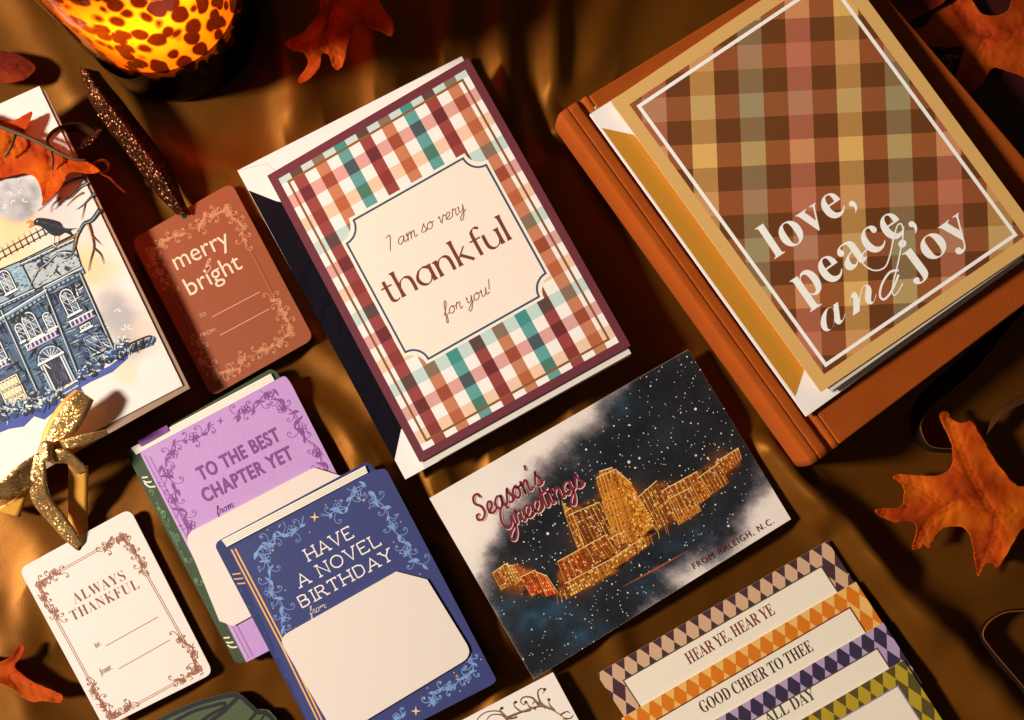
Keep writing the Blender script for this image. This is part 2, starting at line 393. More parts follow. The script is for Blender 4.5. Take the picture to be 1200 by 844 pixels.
def blossom(A, x, y, r, c, wd=0.7, layer=1, fill=None, n=5, rot=0.3):
    for k in range(n):
        a = rot + 6.2832 * k / n; cx, cy = x + r * 0.58 * math.cos(a), y + r * 0.58 * math.sin(a)
        ring = [(cx + r * 0.45 * math.cos(b), cy + r * 0.45 * math.sin(b)) for b in np.linspace(0, 6.2832, 9)[:-1]]
        if fill is not None: A.poly(ring, fill, layer)
        A.stroke(ring, wd, c, layer + 1, closed=True)
    A.disc(x, y, r * 0.22, c, layer + 1, 6)
def star4(A, x, y, r, c, layer=2, rot=0.0):
    A.poly([(x + (r if k % 2 == 0 else r * 0.26) * math.cos(rot + k * math.pi / 4), y + (r if k % 2 == 0 else r * 0.26) * math.sin(rot + k * math.pi / 4)) for k in range(8)], c, layer)
def vine(A, pts, c, amp=4.0, wave=34.0, size=7.0, wd=0.9, seed=1, flowers=True, dots=None, layer=1, side0=1, dense=1.0, fill=None):
    rnd = random.Random(seed)
    S = [np.array(p) for p in spline(pts, 30)]
    d = [0.0]
    for i in range(1, len(S)): d.append(d[-1] + np.linalg.norm(S[i] - S[i - 1]))
    T = d[-1]; n = int(T / 1.2); line = []
    def base(t):
        i = min(np.searchsorted(d, t, side='right') - 1, len(S) - 2); f = (t - d[i]) / max(1e-6, d[i + 1] - d[i])
        tg = S[i + 1] - S[i]; tg = tg / (np.linalg.norm(tg) + 1e-9)
        return S[i] * (1 - f) + S[i + 1] * f, tg
    for k in range(n + 1):
        t = T * k / n; p, tg = base(min(t, T - 1e-6)); nn = np.array((-tg[1], tg[0]))
        line.append(p + nn * amp * math.sin(6.2832 * t / wave + 0.6))
    A.stroke(line, wd * 1.25, c, layer)
    line2 = [line[i] + np.array((math.sin(i * .19), math.cos(i * .23))) * amp * 0.55 for i in range(len(line))]
    A.stroke(line2, wd * 0.6, c, layer)
    t = 2.0; sd = side0; q = 0
    while t < T - 2:
        i = min(int(t / T * n), n - 1); p = line[i]; tg = line[i + 1] - line[i]; ang = math.atan2(tg[1], tg[0])
        sz = size * rnd.uniform(0.7, 1.1)
        curl(A, p[0], p[1], ang + sd * 0.5, sz, sd, c, wd, rnd.uniform(1.1, 1.5), layer)
        leaf(A, p[0], p[1], ang - sd * rnd.uniform(0.7, 1.3), sz * 1.1, sz * 0.26, c, layer, bend=sd * 0.5)
        leaf(A, p[0], p[1], ang - sd * rnd.uniform(0.1, 0.5), sz * 0.9, sz * 0.2, c, layer, bend=-sd * 0.4)
        if rnd.random() < 0.7: leaf(A, p[0], p[1], ang + sd * rnd.uniform(1.5, 2.0), sz * 0.8, sz * 0.2, c, layer, bend=sd * 0.5)
        if flowers and q % 3 == 1:
            nn = np.array((-tg[1], tg[0])) / (np.linalg.norm(tg) + 1e-9)
            f = p - nn * sd * size * 0.35
            blossom(A, f[0], f[1], size * 0.62, c, wd * 0.8, layer + 1, fill, rot=rnd.uniform(0, 2))
        if dots is not None and rnd.random() < 0.8:
            nn = np.array((-tg[1], tg[0])) / (np.linalg.norm(tg) + 1e-9); f = p + nn * rnd.choice((-1, 1)) * size * rnd.uniform(1.0, 1.5)
            A.disc(f[0], f[1], 0.9, dots, layer + 1, 6)
        t += size * 1.25 / dense * rnd.uniform(0.85, 1.15); sd = -sd; q += 1
# ================================================================== THE SETTING: satin cloth
Q = {
 'thank_env': [(278, 200), (541, 66), (739, 417), (475, 562)],
 'thank': [(313, 206), (549, 68), (739, 405), (492, 542)],
 'album': [(662, 127), (985, -68), (1290, 290), (958, 540)],
 'love_env': [(691, 134), (974, -48), (1200, 305), (945, 488)],
 'love': [(715.5, 118.6), (976, -56), (1223, 281), (962, 460)],
 'season': [(503, 584), (806.5, 409.5), (927, 608.5), (625.5, 796)],
 'merry': [(153, 282), (271, 214), (368, 397), (248, 465)],
 'purple': [(164, 529), (336, 440), (462, 688), (289, 775)],
 'blue': [(252, 640), (449, 545), (582, 798), (386, 898)],
 'always': [(22, 667), (152, 596), (250, 789), (122, 853)],
 'house': [(-199, 211), (46, 101), (214, 452), (-34, 581)],
 'white': [(500, 866), (648, 788), (700, 885), (552, 963)],
}
GX, GY = np.meshgrid(np.linspace(-0.44, 0.44, 860), np.linspace(-0.36, 0.40, 740))
den = D + GY * math.sin(0) * 0
px_ = None
def px_grid(X, Y):
    vx, vy, vz = X - CP.x, Y - CP.y, -CP.z
    q = vy * FW.y + vz * FW.z
    return 600 + F_PX * vx / q, 422 - F_PX * (vy * UP.y + vz * UP.z) / q
PX, PY = px_grid(GX, GY)
Z = (fbm(PX, PY, 240, 3, 2) - 0.5) * 7 + (fbm(PX * 1.0 + PY * 0.35, PY * 0.22, 62, 11, 2) - 0.5) * 3.0
WX, WY = PX + (fbm(PX, PY, 90, 41, 2) - .5) * 22, PY + (fbm(PX, PY, 90, 47, 2) - .5) * 22
# folds: (line in px, half width px, height mm)
FOLDS = [
 ([(290, -80), (325, 50), (350, 120), (372, 200)], 30, 9), ([(420, -80), (440, 40), (462, 150)], 24, 6),
 ([(522, -80), (532, 40), (535, 140)], 20, 10), ([(590, -80), (586, 60), (596, 180)], 21, 12),
 ([(652, -80), (644, 40), (652, 150)], 20, 10), ([(735, -80), (712, 30), (690, 120)], 28, 8),
 ([(890, 530), (985, 618), (1060, 700), (1150, 800), (1230, 900)], 27, 16),
 ([(305, 455), (350, 470), (400, 500), (440, 560)], 22, 6), ([(365, 395), (410, 440), (440, 480)], 20, 4),
 ([(495, 470), (525, 600)], 18, 5), ([(560, 430), (590, 570)], 20, 6), ([(640, 400), (700, 520)], 22, 6),
 ([(700, 690), (725, 770)], 20, 4), ([(600, 720), (570, 860)], 20, 4), ([(520, 640), (570, 760)], 18, 4),
 ([(-20, 560), (50, 640), (40, 740)], 34, 4), ([(-20, 720), (40, 860)], 30, 4), ([(185, 640), (250, 790)], 26, 3),
 ([(130, 130), (250, 210), (330, 230)], 34, 6), ([(20, -20), (90, 90)], 34, 5),
 ([(1040, 470), (1200, 400)], 36, 4), ([(1100, 700), (1230, 640)], 36, 4),
]
for line, wd, h in FOLDS:
    d_ = pdist(WX, WY, spline(line, 6)); Z = Z + h * np.exp(-(d_ / wd) ** 2) * (0.55 + 0.8 * fbm(PX, PY, 80, 61, 2))
LIE = {'thank_env': 5.5, 'season': 2.6, 'merry': 3.2, 'purple': 3.0, 'blue': 5.5, 'always': 2.4, 'house': 5.0, 'white': 1.6}
Z -= 2.0
for k, top in LIE.items():
    sd_ = sdist(PX, PY, Q[k]); m_ = sstep(-38, 4, sd_); Z = Z * (1 - m_) + m_ * np.minimum(Z, top * 0.35)
    Z += sstep(2, 38, sd_) * (top - np.minimum(Z, top))
for quad, lim in ((Q['album'], 0.0), ([(699, 790), (970, 634), (1110, 850), (840, 1000)], 0.6), ([(180, 800), (345, 800), (350, 900), (170, 900)], 0.0), ([(970, 0), (1160, -90), (1330, 170), (1170, 280)], 3.0)):
    sd_ = sdist(PX, PY, quad); m_ = sstep(-34, 4, sd_); Z = Z * (1 - m_) + m_ * np.minimum(Z, lim)
jx, jy = px_grid(np.array([0.0]), np.array([0.0]))
m_ = sstep(150, 100, np.hypot(PX - 195, PY - 33)); Z = Z * (1 - m_)
Z = np.maximum(Z, -6)
cloth_mat = satin('cloth_satin', (0.135, 0.045, 0.0048), rough=0.42, spec=0.30, metal=0.45)
NX, NY = GX.shape[1], GX.shape[0]
me_ = bpy.data.meshes.new('satin_cloth'); nf_ = (NX - 1) * (NY - 1)
me_.vertices.add(NX * NY); me_.vertices.foreach_set('co', np.stack([GX.ravel(), GY.ravel(), (Z * MM).ravel()], 1).astype(np.float32).ravel())
ii_, jj_ = np.meshgrid(np.arange(NX - 1), np.arange(NY - 1)); b0_ = (jj_ * NX + ii_).ravel()
me_.loops.add(nf_ * 4); me_.loops.foreach_set('vertex_index', np.stack([b0_, b0_ + 1, b0_ + NX + 1, b0_ + NX], 1).astype(np.int32).ravel())
me_.polygons.add(nf_); me_.polygons.foreach_set('loop_start', np.arange(0, nf_ * 4, 4, dtype=np.int32)); me_.polygons.foreach_set('use_smooth', np.ones(nf_, bool))
me_.materials.append(cloth_mat); me_.update(calc_edges=True); me_.validate()
cloth = bpy.data.objects.new('satin_cloth', me_); COL.objects.link(cloth)
cloth['kind'] = 'structure'
# ================================================================== THANKFUL CARD AND ITS ENVELOPE
WHITE, CREAM = 0xf2ece6, 0xf3e6d8
wp = paper(WHITE, 0.6)
def envelope(name, label, quad, z, liner, liner_poly, flap_lines):
    s = Sheet(quad, z); s.thing(name, label, 'envelope')
    slab(s, 'back_panel', quad, -1.6, -1.0, wp); slab(s, 'front_panel', quad, -0.7, 0.0, wp)
    a = Art(s); a.poly(liner_poly, liner, 1); a.done('liner')
    b = Art(s)
    for l in flap_lines: b.stroke(l, 0.9, 0xd2c9c4, 1)
    if b.v: b.done('seam')
    return s
m_, n_, l_, b_ = new_mat('navy_foil')
no_ = n_.new('ShaderNodeTexNoise'); no_.inputs['Scale'].default_value = 45; no_.inputs['Detail'].default_value = 6; no_.inputs['Distortion'].default_value = 1.5
tc_ = n_.new('ShaderNodeTexCoord'); l_.new(tc_.outputs['Object'], no_.inputs['Vector'])
bp_ = n_.new('ShaderNodeBump'); bp_.inputs['Strength'].default_value = 0.35; bp_.inputs['Distance'].default_value = 0.002; l_.new(no_.outputs[0], bp_.inputs['Height']); l_.new(bp_.outputs[0], b_.inputs['Normal'])
b_.inputs['Base Color'].default_value = rgb(0x15121f); b_.inputs['Roughness'].default_value = 0.3; b_.inputs['Metallic'].default_value = 0.4
navy_foil = m_
envelope('envelope', 'white envelope with dark navy lining under the plaid thank you card', Q['thank_env'], 8,
    navy_foil, [(291, 223), (324, 236), (420, 250), (510, 470), (482, 498), (470, 503), (462, 540)],
    [[(278, 200), (312, 192), (330, 205)]])
TQ = Q['thank']
s = Sheet(TQ, [16, 20, 20, 16]); s.thing('greeting_card', 'folded plaid card reading I am so very thankful for you', 'greeting card')
maroon = paper(0x6b2f3a)
slab(s, 'front_panel', TQ, -0.45, 0, maroon, edge=paper(0xe8dccf))
bq = [(315, 212), (549, 72), (738, 413), (486, 551)]
slab(s, 'back_panel', [(317, 209), (549, 71), (740, 414), (497, 549)], -2.0, -1.4, paper(0xdfd5cb))
a = Art(s)
inner = inset(TQ, 10)
i0, i1, i2, i3 = [np.array(p) for p in inner]
NC, NR = 17, 23
W_ = (0xf6f1ea,) * 1
colX = [None, 'M', None, 'R', None, 'T'] * 3
TB = {(None, None): 0xf4efe8, (None, 'M'): 0xdaa39b, (None, 'R'): 0xecc8aa, (None, 'T'): 0xc2d8d2,
 ('M', None): 0x96423f, ('M', 'M'): 0x6a2a2c, ('M', 'R'): 0x873632, ('M', 'T'): 0x5a443f,
 ('R', None): 0xc47f5c, ('R', 'M'): 0x9a4a34, ('R', 'R'): 0xb4623f, ('R', 'T'): 0x84705a,
 ('T', None): 0x5f9f9b, ('T', 'M'): 0x46565a, ('T', 'R'): 0x4a7a68, ('T', 'T'): 0x3f908a}
rowX = ['T', None, 'M', None, 'R', None] * 6
lab = [(408, 282), (542, 183), (640, 335), (505, 424)]
def bil(q, u, v):
    q = [np.array(p, float) for p in q]
    return tuple((q[0] * (1 - u) + q[1] * u) * (1 - v) + (q[3] * (1 - u) + q[2] * u) * v)
vo = 0.5 / NR
for j in range(NR + 1):
    v0, v1 = max(0, j / NR - vo), min(1, (j + 1) / NR - vo)
    for i in range(NC):
        u0, u1 = i / NC, (i + 1) / NC
        a.poly([bil(inner, u0, v0), bil(inner, u1, v0), bil(inner, u1, v1), bil(inner, u0, v1)], TB[(colX[i], rowX[j])], 0)
a.stroke([*inset(TQ, 18.8)], 2.8, 0x8a5a2c, 1, closed=True)
a.done('plaid_print')
# the scalloped plate with concave corners: outline measured corner by corner
def concave(c, r):
    out = []
    for i in range(4):
        p = np.array(c[i], float); A_ = np.array(c[i - 1], float) - p; B_ = np.array(c[(i + 1) % 4], float) - p
        A_ /= np.linalg.norm(A_); B_ /= np.linalg.norm(B_)
        for k in range(9):
            t = k / 8 * math.pi / 2; out.append(tuple(p + A_ * r * math.cos(t) + B_ * r * math.sin(t)))
    return out
PC = [(397, 268), (560, 176), (649, 338), (484.5, 430.5)]
a = Art(s)
a.poly(concave([tuple(p) for p in inset(PC, -4.5)], 20), 0xf6ecdc, 2)
pl = concave(PC, 20)
a.poly(pl, 0xf8e6d6, 3); a.stroke(pl, 2.4, 0x34506a, 4, closed=True)
a.done('label_plate')
a = Art(s)
pen_text(a, 'thankful', (456, 357.5), (603, 278.5), 20, 4.2, 1.25, 0x743a35, 5)
hand_text(a, 'I am so very', (455, 294), (546, 247), 8.0, 1.05, 0x8c5a4c, 5)
hand_text(a, 'for you!', (521, 372), (577, 342), 8.0, 1.05, 0x8c5a4c, 5)
a.done('lettering')
# ================================================================== ALBUM, LOVE CARD
linen = satin('album_linen', (0.33, 0.063, 0.0055), rough=0.9, spec=0.12)
[setattr(x.inputs['Strength'], 'default_value', 1.0) for x in linen.node_tree.nodes if x.type == 'BUMP']
linen.node_tree.nodes['Principled BSDF'].inputs['Specular Tint'].default_value = (1, 1, 1, 1)
AQ = Q['album']
s = Sheet(AQ, 33); s.thing('photo_album', 'thick rust orange fabric album lying under the brown plaid card', 'album')
def bevel_slab(sh, name, poly, z0, z1, mat, r):
    o = slab(sh, name, poly, z0, z1, mat); m = o.modifiers.new('b', 'BEVEL'); m.width = r * MM; m.segments = 3; m.limit_method = 'ANGLE'
    return o
bevel_slab(s, 'front_cover', [(690, 112), (985, -68), (1290, 290), (984, 521)], -3, 0, linen, 1.0)
bevel_slab(s, 'back_cover', [(690, 112), (985, -68), (1290, 290), (984, 521)], -30, -27, linen, 1.0)
slab(s, 'page_block', [(700, 112), (975, -55), (1270, 285), (990, 505)], -26.5, -3.3, paper(0xe6d6bd))
# spine: a half-round roll along the left edge with the hinge groove beside it
p0, p1 = np.array((662, 128.)), np.array((958, 540.))
sp0, sp1 = [Vector((*s.L(p), 0)) for p in (p0, p1)]
e = (sp1 - sp0).normalized(); nrm = Vector((0, 0, 1)); out_ = e.cross(nrm); 
if out_.dot(sp0) < 0: out_ = -out_
prof = [(-13.8, -0.9), (-12.2, -1.2), (-11.0, -2.2), (-9.8, -2.5), (-8.6, -1.6), (-7.4, -0.3), (-5.5, 0.0), (-2.6, -0.1), (-1.7, -0.7), (-0.8, -0.2), (2.2, -0.6), (3.6, -1.6), (4.5, -4), (5.2, -10), (5.4, -16), (5.0, -23), (4.0, -27.5), (1, -30)]
prof = spline(prof, 4)
V_, F_ = [], []
ns = 60
for k in range(ns + 1):
    base = sp0.lerp(sp1, k / ns)
    for (x, z) in prof:
        V_.append(base + out_ * x * MM + nrm * (z + 0.10 * math.sin(k * 0.9) + 0.08 * math.sin(k * 2.3 + x)) * MM)
np_ = len(prof)
for k in range(ns):
    for i in range(np_ - 1): F_.append((k * np_ + i, (k + 1) * np_ + i, (k + 1) * np_ + i + 1, k * np_ + i + 1))
F_.append(tuple(range(np_))); F_.append(tuple(reversed(range(ns * np_, ns * np_ + np_))))
mesh_obj('spine', V_, F_, linen, s.t, smooth=True)
m_, n_, l_, b_ = new_mat('gold_foil'); b_.inputs['Base Color'].default_value = (0.78, 0.34, 0.035, 1); b_.inputs['Metallic'].default_value = 0.35; b_.inputs['Roughness'].default_value = 0.38
gold_foil = m_
envelope('envelope', 'white envelope with gold foil lining on the rust album', Q['love_env'], 36,
    gold_foil, [(705, 150), (742, 158), (820, 200), (980, 400), (945, 425), (932, 465)], [])
LQ = Q['love']
s = Sheet(LQ, [40, 43, 43, 41]); s.thing('greeting_card', 'brown plaid card with mustard border reading love, peace, and joy', 'greeting card')
mustard = paper(0xdcae68)
slab(s, 'front_panel', LQ, -0.45, 0, mustard, edge=paper(0xe3c58d))
slab(s, 'back_panel', [(717, 122), (976, -50), (1213, 290), (974, 459)], -1.6, -1.0, paper(0xd6c9b6))
a = Art(s)
CLIP = inset(LQ, 15.5)
ctr = {'P': 0xc0705a, 'Y': 0xe0b266, 'S': 0x9c8a62, 'B': None}
def mixc(h1, h2, t):
    return sum(int(((h1 >> k) & 255) * (1 - t) + ((h2 >> k) & 255) * t) << k for k in (16, 8, 0))
ccol = {'P': 0xc87660, 'Y': 0xe4b46a, 'S': 0xa08f6c, 'B': 0x94501f}
rcol = {'P': 0xbb7454, 'Y': 0xe2b363, 'S': 0xa49468, 'B': 0x6b3a18}
o0 = np.array((823.0 - 14, 113.0)); eu, ev = np.array((28.55, -1.45)), np.array((1.05, 28.3))
cols = ['Y', 'B', 'S', 'B', 'P', 'B']; rows = ['S', 'B', 'Y', 'B', 'P', 'B']
for i in range(-6, 18):
    for j in range(-8, 16):
        c_, r_ = cols[i % 6], rows[j % 6]
        if c_ == 'B' and r_ == 'B': col = 0x6c3d1b
        elif c_ == 'B': col = mixc(0x94502a, rcol[r_], 0.10)
        elif r_ == 'B': col = mixc(ccol[c_], 0x6b3a18, 0.36 if c_ != 'P' else 0.30)
        else: col = mixc(ccol[c_], rcol[r_], 0.42)
        p = o0 + eu * i + ev * j
        q = clip([tuple(p), tuple(p + eu), tuple(p + eu + ev), tuple(p + ev)], CLIP)
        if q: a.poly(q, col, 0)
a.done('plaid_print')
a = Art(s); a.stroke(inset(LQ, 23.5), 4.2, 0xfffaf4, 1, closed=True); a.done('frame_line')
a = Art(s); LT = 0xfffaf4
a.text('love,', (908, 304), (1004, 240), 43, LT, 'serif', off=-0.004, layer=3)
a.text('peace,', (942, 355), (1074, 264), 45, LT, 'serif', off=-0.004, layer=3)
a.text('joy', (1067, 326), (1140, 272), 42, LT, 'serif', off=-0.004, layer=3)
a.text('an', (967, 391), (1031, 351), 54, LT, 'script', off=-0.010, layer=3)
# the d of "and" with its tall looped ascender
a.stroke(spline([(1053, 317), (1043, 319), (1034, 332), (1031, 346), (1036, 351), (1045, 341), (1053, 322)], 8), 2.6, LT, 4)
a.stroke(spline([(1045, 342), (1047, 330), (1050, 318), (1054, 300), (1058, 278), (1057, 264), (1052, 264), (1048, 276), (1042, 302), (1036, 314), (1024, 317), (1012, 310), (1010, 300), (1016, 293), (1024, 290), (1030, 293)], 8), 1.7, LT, 5)
a.stroke(spline([(1045, 338), (1047, 346), (1052, 343), (1058, 332)], 6), 1.4, LT, 5)
a.done('lettering')
# ================================================================== SEASON'S GREETINGS POSTCARD
SQ = Q['season']
s = Sheet(SQ, 5); s.thing('postcard', "postcard of a golden night skyline reading Season's Greetings", 'postcard')
slab(s, 'card_stock', SQ, -0.5, 0, paper(0xefe4d8))
zz = lambda pts: [(x / 2.111 + 490, y / 2.111 + 400) for x, y in pts]
SKY = zz([(540, 60), (470, 150), (430, 200), (390, 235), (330, 300), (250, 420), (200, 480), (178, 560), (165, 620), (180, 690), (250, 860), (420, 820), (560, 690), (640, 620), (625, 575), (680, 535), (760, 520), (800, 440), (850, 345), (900, 330), (700, -40)])
def season_ink(x, y):
    w1 = (fbm(x, y, 26, 5) - 0.5) * 34 + (np.random.RandomState(8).rand(*x.shape) - .5) * 5
    d = sdist(x, y, SKY) + w1
    m = sstep(-13, 18, d)[..., None]
    n = fbm(x, y, 30, 9)[..., None]; n2 = fbm(x, y, 12, 19)[..., None]
    paper_ = np.array((0.93, 0.885, 0.84)) - 0.05 * (n - 0.5)
    sky = np.array((0.115, 0.125, 0.150)) + (n - 0.5) * np.array((0.10, 0.105, 0.12)) + (np.random.RandomState(4).rand(*x.shape)[..., None] - 0.5) * 0.05
    for cx, cy, r in zz_b:
        b = np.exp(-(((x - cx) ** 2 + (y - cy) ** 2) / r ** 2))[..., None]
        sky = sky + b * (n2 ** 1.5) * np.array((0.06, 0.20, 0.28))
    smo = np.exp(-(d / 12.0) ** 2)[..., None]
    c = paper_ * (1 - m) + sky * m
    c = c * (1 - 0.35 * smo) + np.array((0.40, 0.34, 0.38)) * 0.35 * smo
    cs = sdist(x, y, CITY) + (n[..., 0] - .5) * 10
    cm = sstep(-3, 4, cs)[..., None] * m; mott = fbm(x, y, 7, 77, 3)[..., None]
    c = c * (1 - cm * .8) + cm * .8 * (np.array((0.46, 0.22, 0.055)) + (mott - .45) * np.array((1.3, 0.75, 0.15)))
    for cx, cy, r, st in glow_b:
        b = st * np.exp(-(((x - cx) ** 2 + (y - cy) ** 2) / r ** 2))[..., None]
        c = c * (1 - b) + b * np.array((0.85, 0.40, 0.08))
    return c
CITY = zz([(182, 575), (240, 548), (290, 566), (340, 610), (345, 545), (400, 512), (360, 424), (362, 405), (440, 396), (442, 330), (480, 312), (528, 350), (548, 384), (590, 345), (640, 345), (692, 320), (745, 298), (795, 262), (800, 300), (722, 388), (640, 446), (590, 470), (566, 512), (490, 570), (378, 634), (300, 634), (206, 616)])
zz_b = [(x / 2.111 + 490, y / 2.111 + 400, r) for x, y, r in [(225, 670, 26), (410, 735, 26), (560, 590, 20), (300, 690, 22), (690, 470, 16), (490, 150, 18), (640, 520, 14), (350, 660, 15)]]
glow_b = [(x / 2.111 + 490, y / 2.111 + 400, r, st) for x, y, r, st in [(520, 400, 22, .55), (470, 470, 20, .4), (420, 480, 20, .5), (240, 590, 18, .5), (640, 400, 22, .45), (400, 590, 16, .5), (750, 300, 16, .4)]]
painted(s, 'night_sky_print', [tuple(p) for p in inset(SQ, 0.12)], season_ink, 0.03, 1.1)
a = Art(s)
rnd = random.Random(3)
def tower(q, c, cl, nx, ny, cd_=0x5a2a08, p=0.62, wd=0.62, lay=2, solid=True):
    q = zz(q)
    for k in range(4 if solid else 0):
        b = k / 4
        a.poly([bil(q, 0, b), bil(q, 1, b), bil(q, 1, b + 0.25), bil(q, 0, b + 0.25)], mixc(c, 0x6a2d06, rnd.uniform(0.0, 0.6)), lay)
    for i in range(nx):
        for j in range(ny):
            if rnd.random() < p:
                u0, u1 = (i + 0.2) / nx, (i + 0.2 + wd) / nx; v0, v1 = (j + 0.22) / ny, (j + 0.22 + wd * 0.9) / ny
                a.poly([bil(q, u0, v0), bil(q, u1, v0), bil(q, u1, v1), bil(q, u0, v1)], rnd.choice([cl, mixc(cl, c, .5), mixc(cl, 0xfff0c0, 0.3), cd_, mixc(cd_, c, .5)]), lay + 1)
    for u in np.linspace(0, 1, nx // 2 + 2): a.stroke([bil(q, u, 0), bil(q, u, 1)], 0.5, rnd.choice([0xe8a040, 0x7a3a0a, 0xffcf70]), lay + 2)
    a.stroke([q[0], q[1]], 0.9, 0xffd68a, lay + 2); a.stroke([q[3], q[0]], 0.5, 0xf0b050, lay + 2)
# reading order of corners: TL TR BR BL in the card's own upright
tower([(545, 385), (590, 345), (632, 440), (590, 470)], 0x8a4a14, 0xf0b04a, 10, 8)
tower([(600, 372), (690, 322), (722, 385), (636, 445)], 0xa85a18, 0xe8a040, 14, 10)
tower([(618, 390), (675, 362), (700, 420), (645, 455)], 0xd07f22, 0x4a2408, 9, 9)
tower([(690, 340), (745, 300), (770, 350), (718, 385)], 0x8f4a16, 0xd88a34, 12, 7)
tower([(735, 300), (792, 264), (800, 292), (760, 330)], 0xa85a1c, 0xf0a850, 12, 4)
tower([(372, 430), (448, 398), (486, 472), (410, 512)], 0x6e3510, 0xe09a3c, 14, 12, p=.6)
tower([(362, 424), (378, 412), (412, 512), (398, 520)], 0xa85818, 0xf3b04c, 3, 12)
a.poly(zz([(354, 392), (362, 424), (378, 414), (366, 408)]), 0xc98a34, 3)
tower([(440, 338), (490, 316), (545, 492), (488, 505)], 0xe8901c, 0x9a4c0c, 11, 20, p=.8, solid=True)
tower([(490, 318), (528, 352), (588, 452), (545, 492)], 0xd07c18, 0xffcc48, 8, 16, p=.75, solid=True)
tower([(448, 322), (480, 312), (488, 330), (452, 346)], 0xf0a030, 0x7a3c08, 6, 2, solid=True)
tower([(345, 545), (405, 512), (430, 560), (365, 598)], 0xc85016, 0xf59a3c, 9, 6, solid=True)
tower([(405, 512), (462, 480), (492, 520), (430, 560)], 0x9c4c12, 0xf0a23c, 10, 7)
tower([(470, 490), (510, 470), (530, 500), (490, 528)], 0x7a3a10, 0xf2b65a, 7, 5)
tower([(362, 600), (475, 540), (490, 568), (378, 632)], 0xb86a16, 0xffd060, 18, 4)
tower([(475, 540), (556, 485), (566, 508), (490, 560)], 0xd08420, 0xffe090, 12, 3)
tower([(184, 574), (216, 550), (240, 600), (206, 616)], 0xb46a22, 0xf3b85c, 6, 7)
tower([(212, 552), (238, 556), (258, 590), (238, 606)], 0xd08a30, 0xffce7a, 4, 6)
tower([(252, 584), (290, 566), (318, 618), (282, 630)], 0xc03f10, 0xff7a30, 7, 7, solid=True)
tower([(290, 570), (318, 580), (346, 622), (318, 632)], 0xd84814, 0xff8a3c, 6, 6, solid=True)
for k in range(36):
    t = rnd.random(); x = 345 + 215 * t + rnd.uniform(-14, 14); y = 632 - 150 * t + rnd.uniform(-16, 14); L_ = rnd.uniform(14, 46)
    p = zz([(x, y), (x + L_, y - L_ * 0.62)]); a.stroke(p, 0.8, rnd.choice([0xffc050, 0xffe3a0, 0xf08a20, 0xffa030]), 5, taper=2)
for k in range(26):
    x, y = rnd.uniform(340, 620), 0; t = (x - 340) / 280; y = 640 - 180 * t; p = zz([(x, y - 12), (x + rnd.uniform(3, 8), y + rnd.uniform(6, 16))])
    a.stroke(p, 0.7, rnd.choice([0xf0a030, 0xc87018]), 5)
a.stroke(zz([(505, 608), (590, 562), (668, 518)]), 2.2, 0xa8582a, 4, taper=2)
a.done('skyline_print')
a = Art(s)
for k in range(720):
    u, v = rnd.random(), rnd.random(); x, y = bil(SQ, u, v)
    if sdist(np.array([x]), np.array([y]), SKY)[0] < 4 + rnd.uniform(0, 10): continue
    r = rnd.choice([0.45, 0.5, 0.55, 0.7, 0.85]) * rnd.uniform(.8, 1.15)
    if rnd.random() < 0.07: r *= 2.0
    a.disc(x, y, r, rnd.choice([0xf2e8dc, 0xf7e6c4, 0xe8d6c8, 0xcfd8de]), 7, 7)
a.done('snow_print')
a = Art(s)
R_ = 0x7d1f34
for dx, dy, c_, ly, w_ in ((1.1, 1.0, 0xe0bfb4, 8, 2.4), (0, 0, R_, 9, 2.3)):
    hand_text(a, "Season's", (561 + dx, 611 + dy), (637 + dx, 566 + dy), 14, w_ + .3, c_, ly, .12)
    hand_text(a, 'Greetings', (592 + dx, 624 + dy), (685 + dx, 568 + dy), 14, w_ + .3, c_, ly, .12)
a.text('FROM RALEIGH, N.C.', (813.5, 667.5), (907, 613), 7.4, 0x6d2030, 'sans', off=0.0, layer=9, space=1.25)
a.done('lettering')
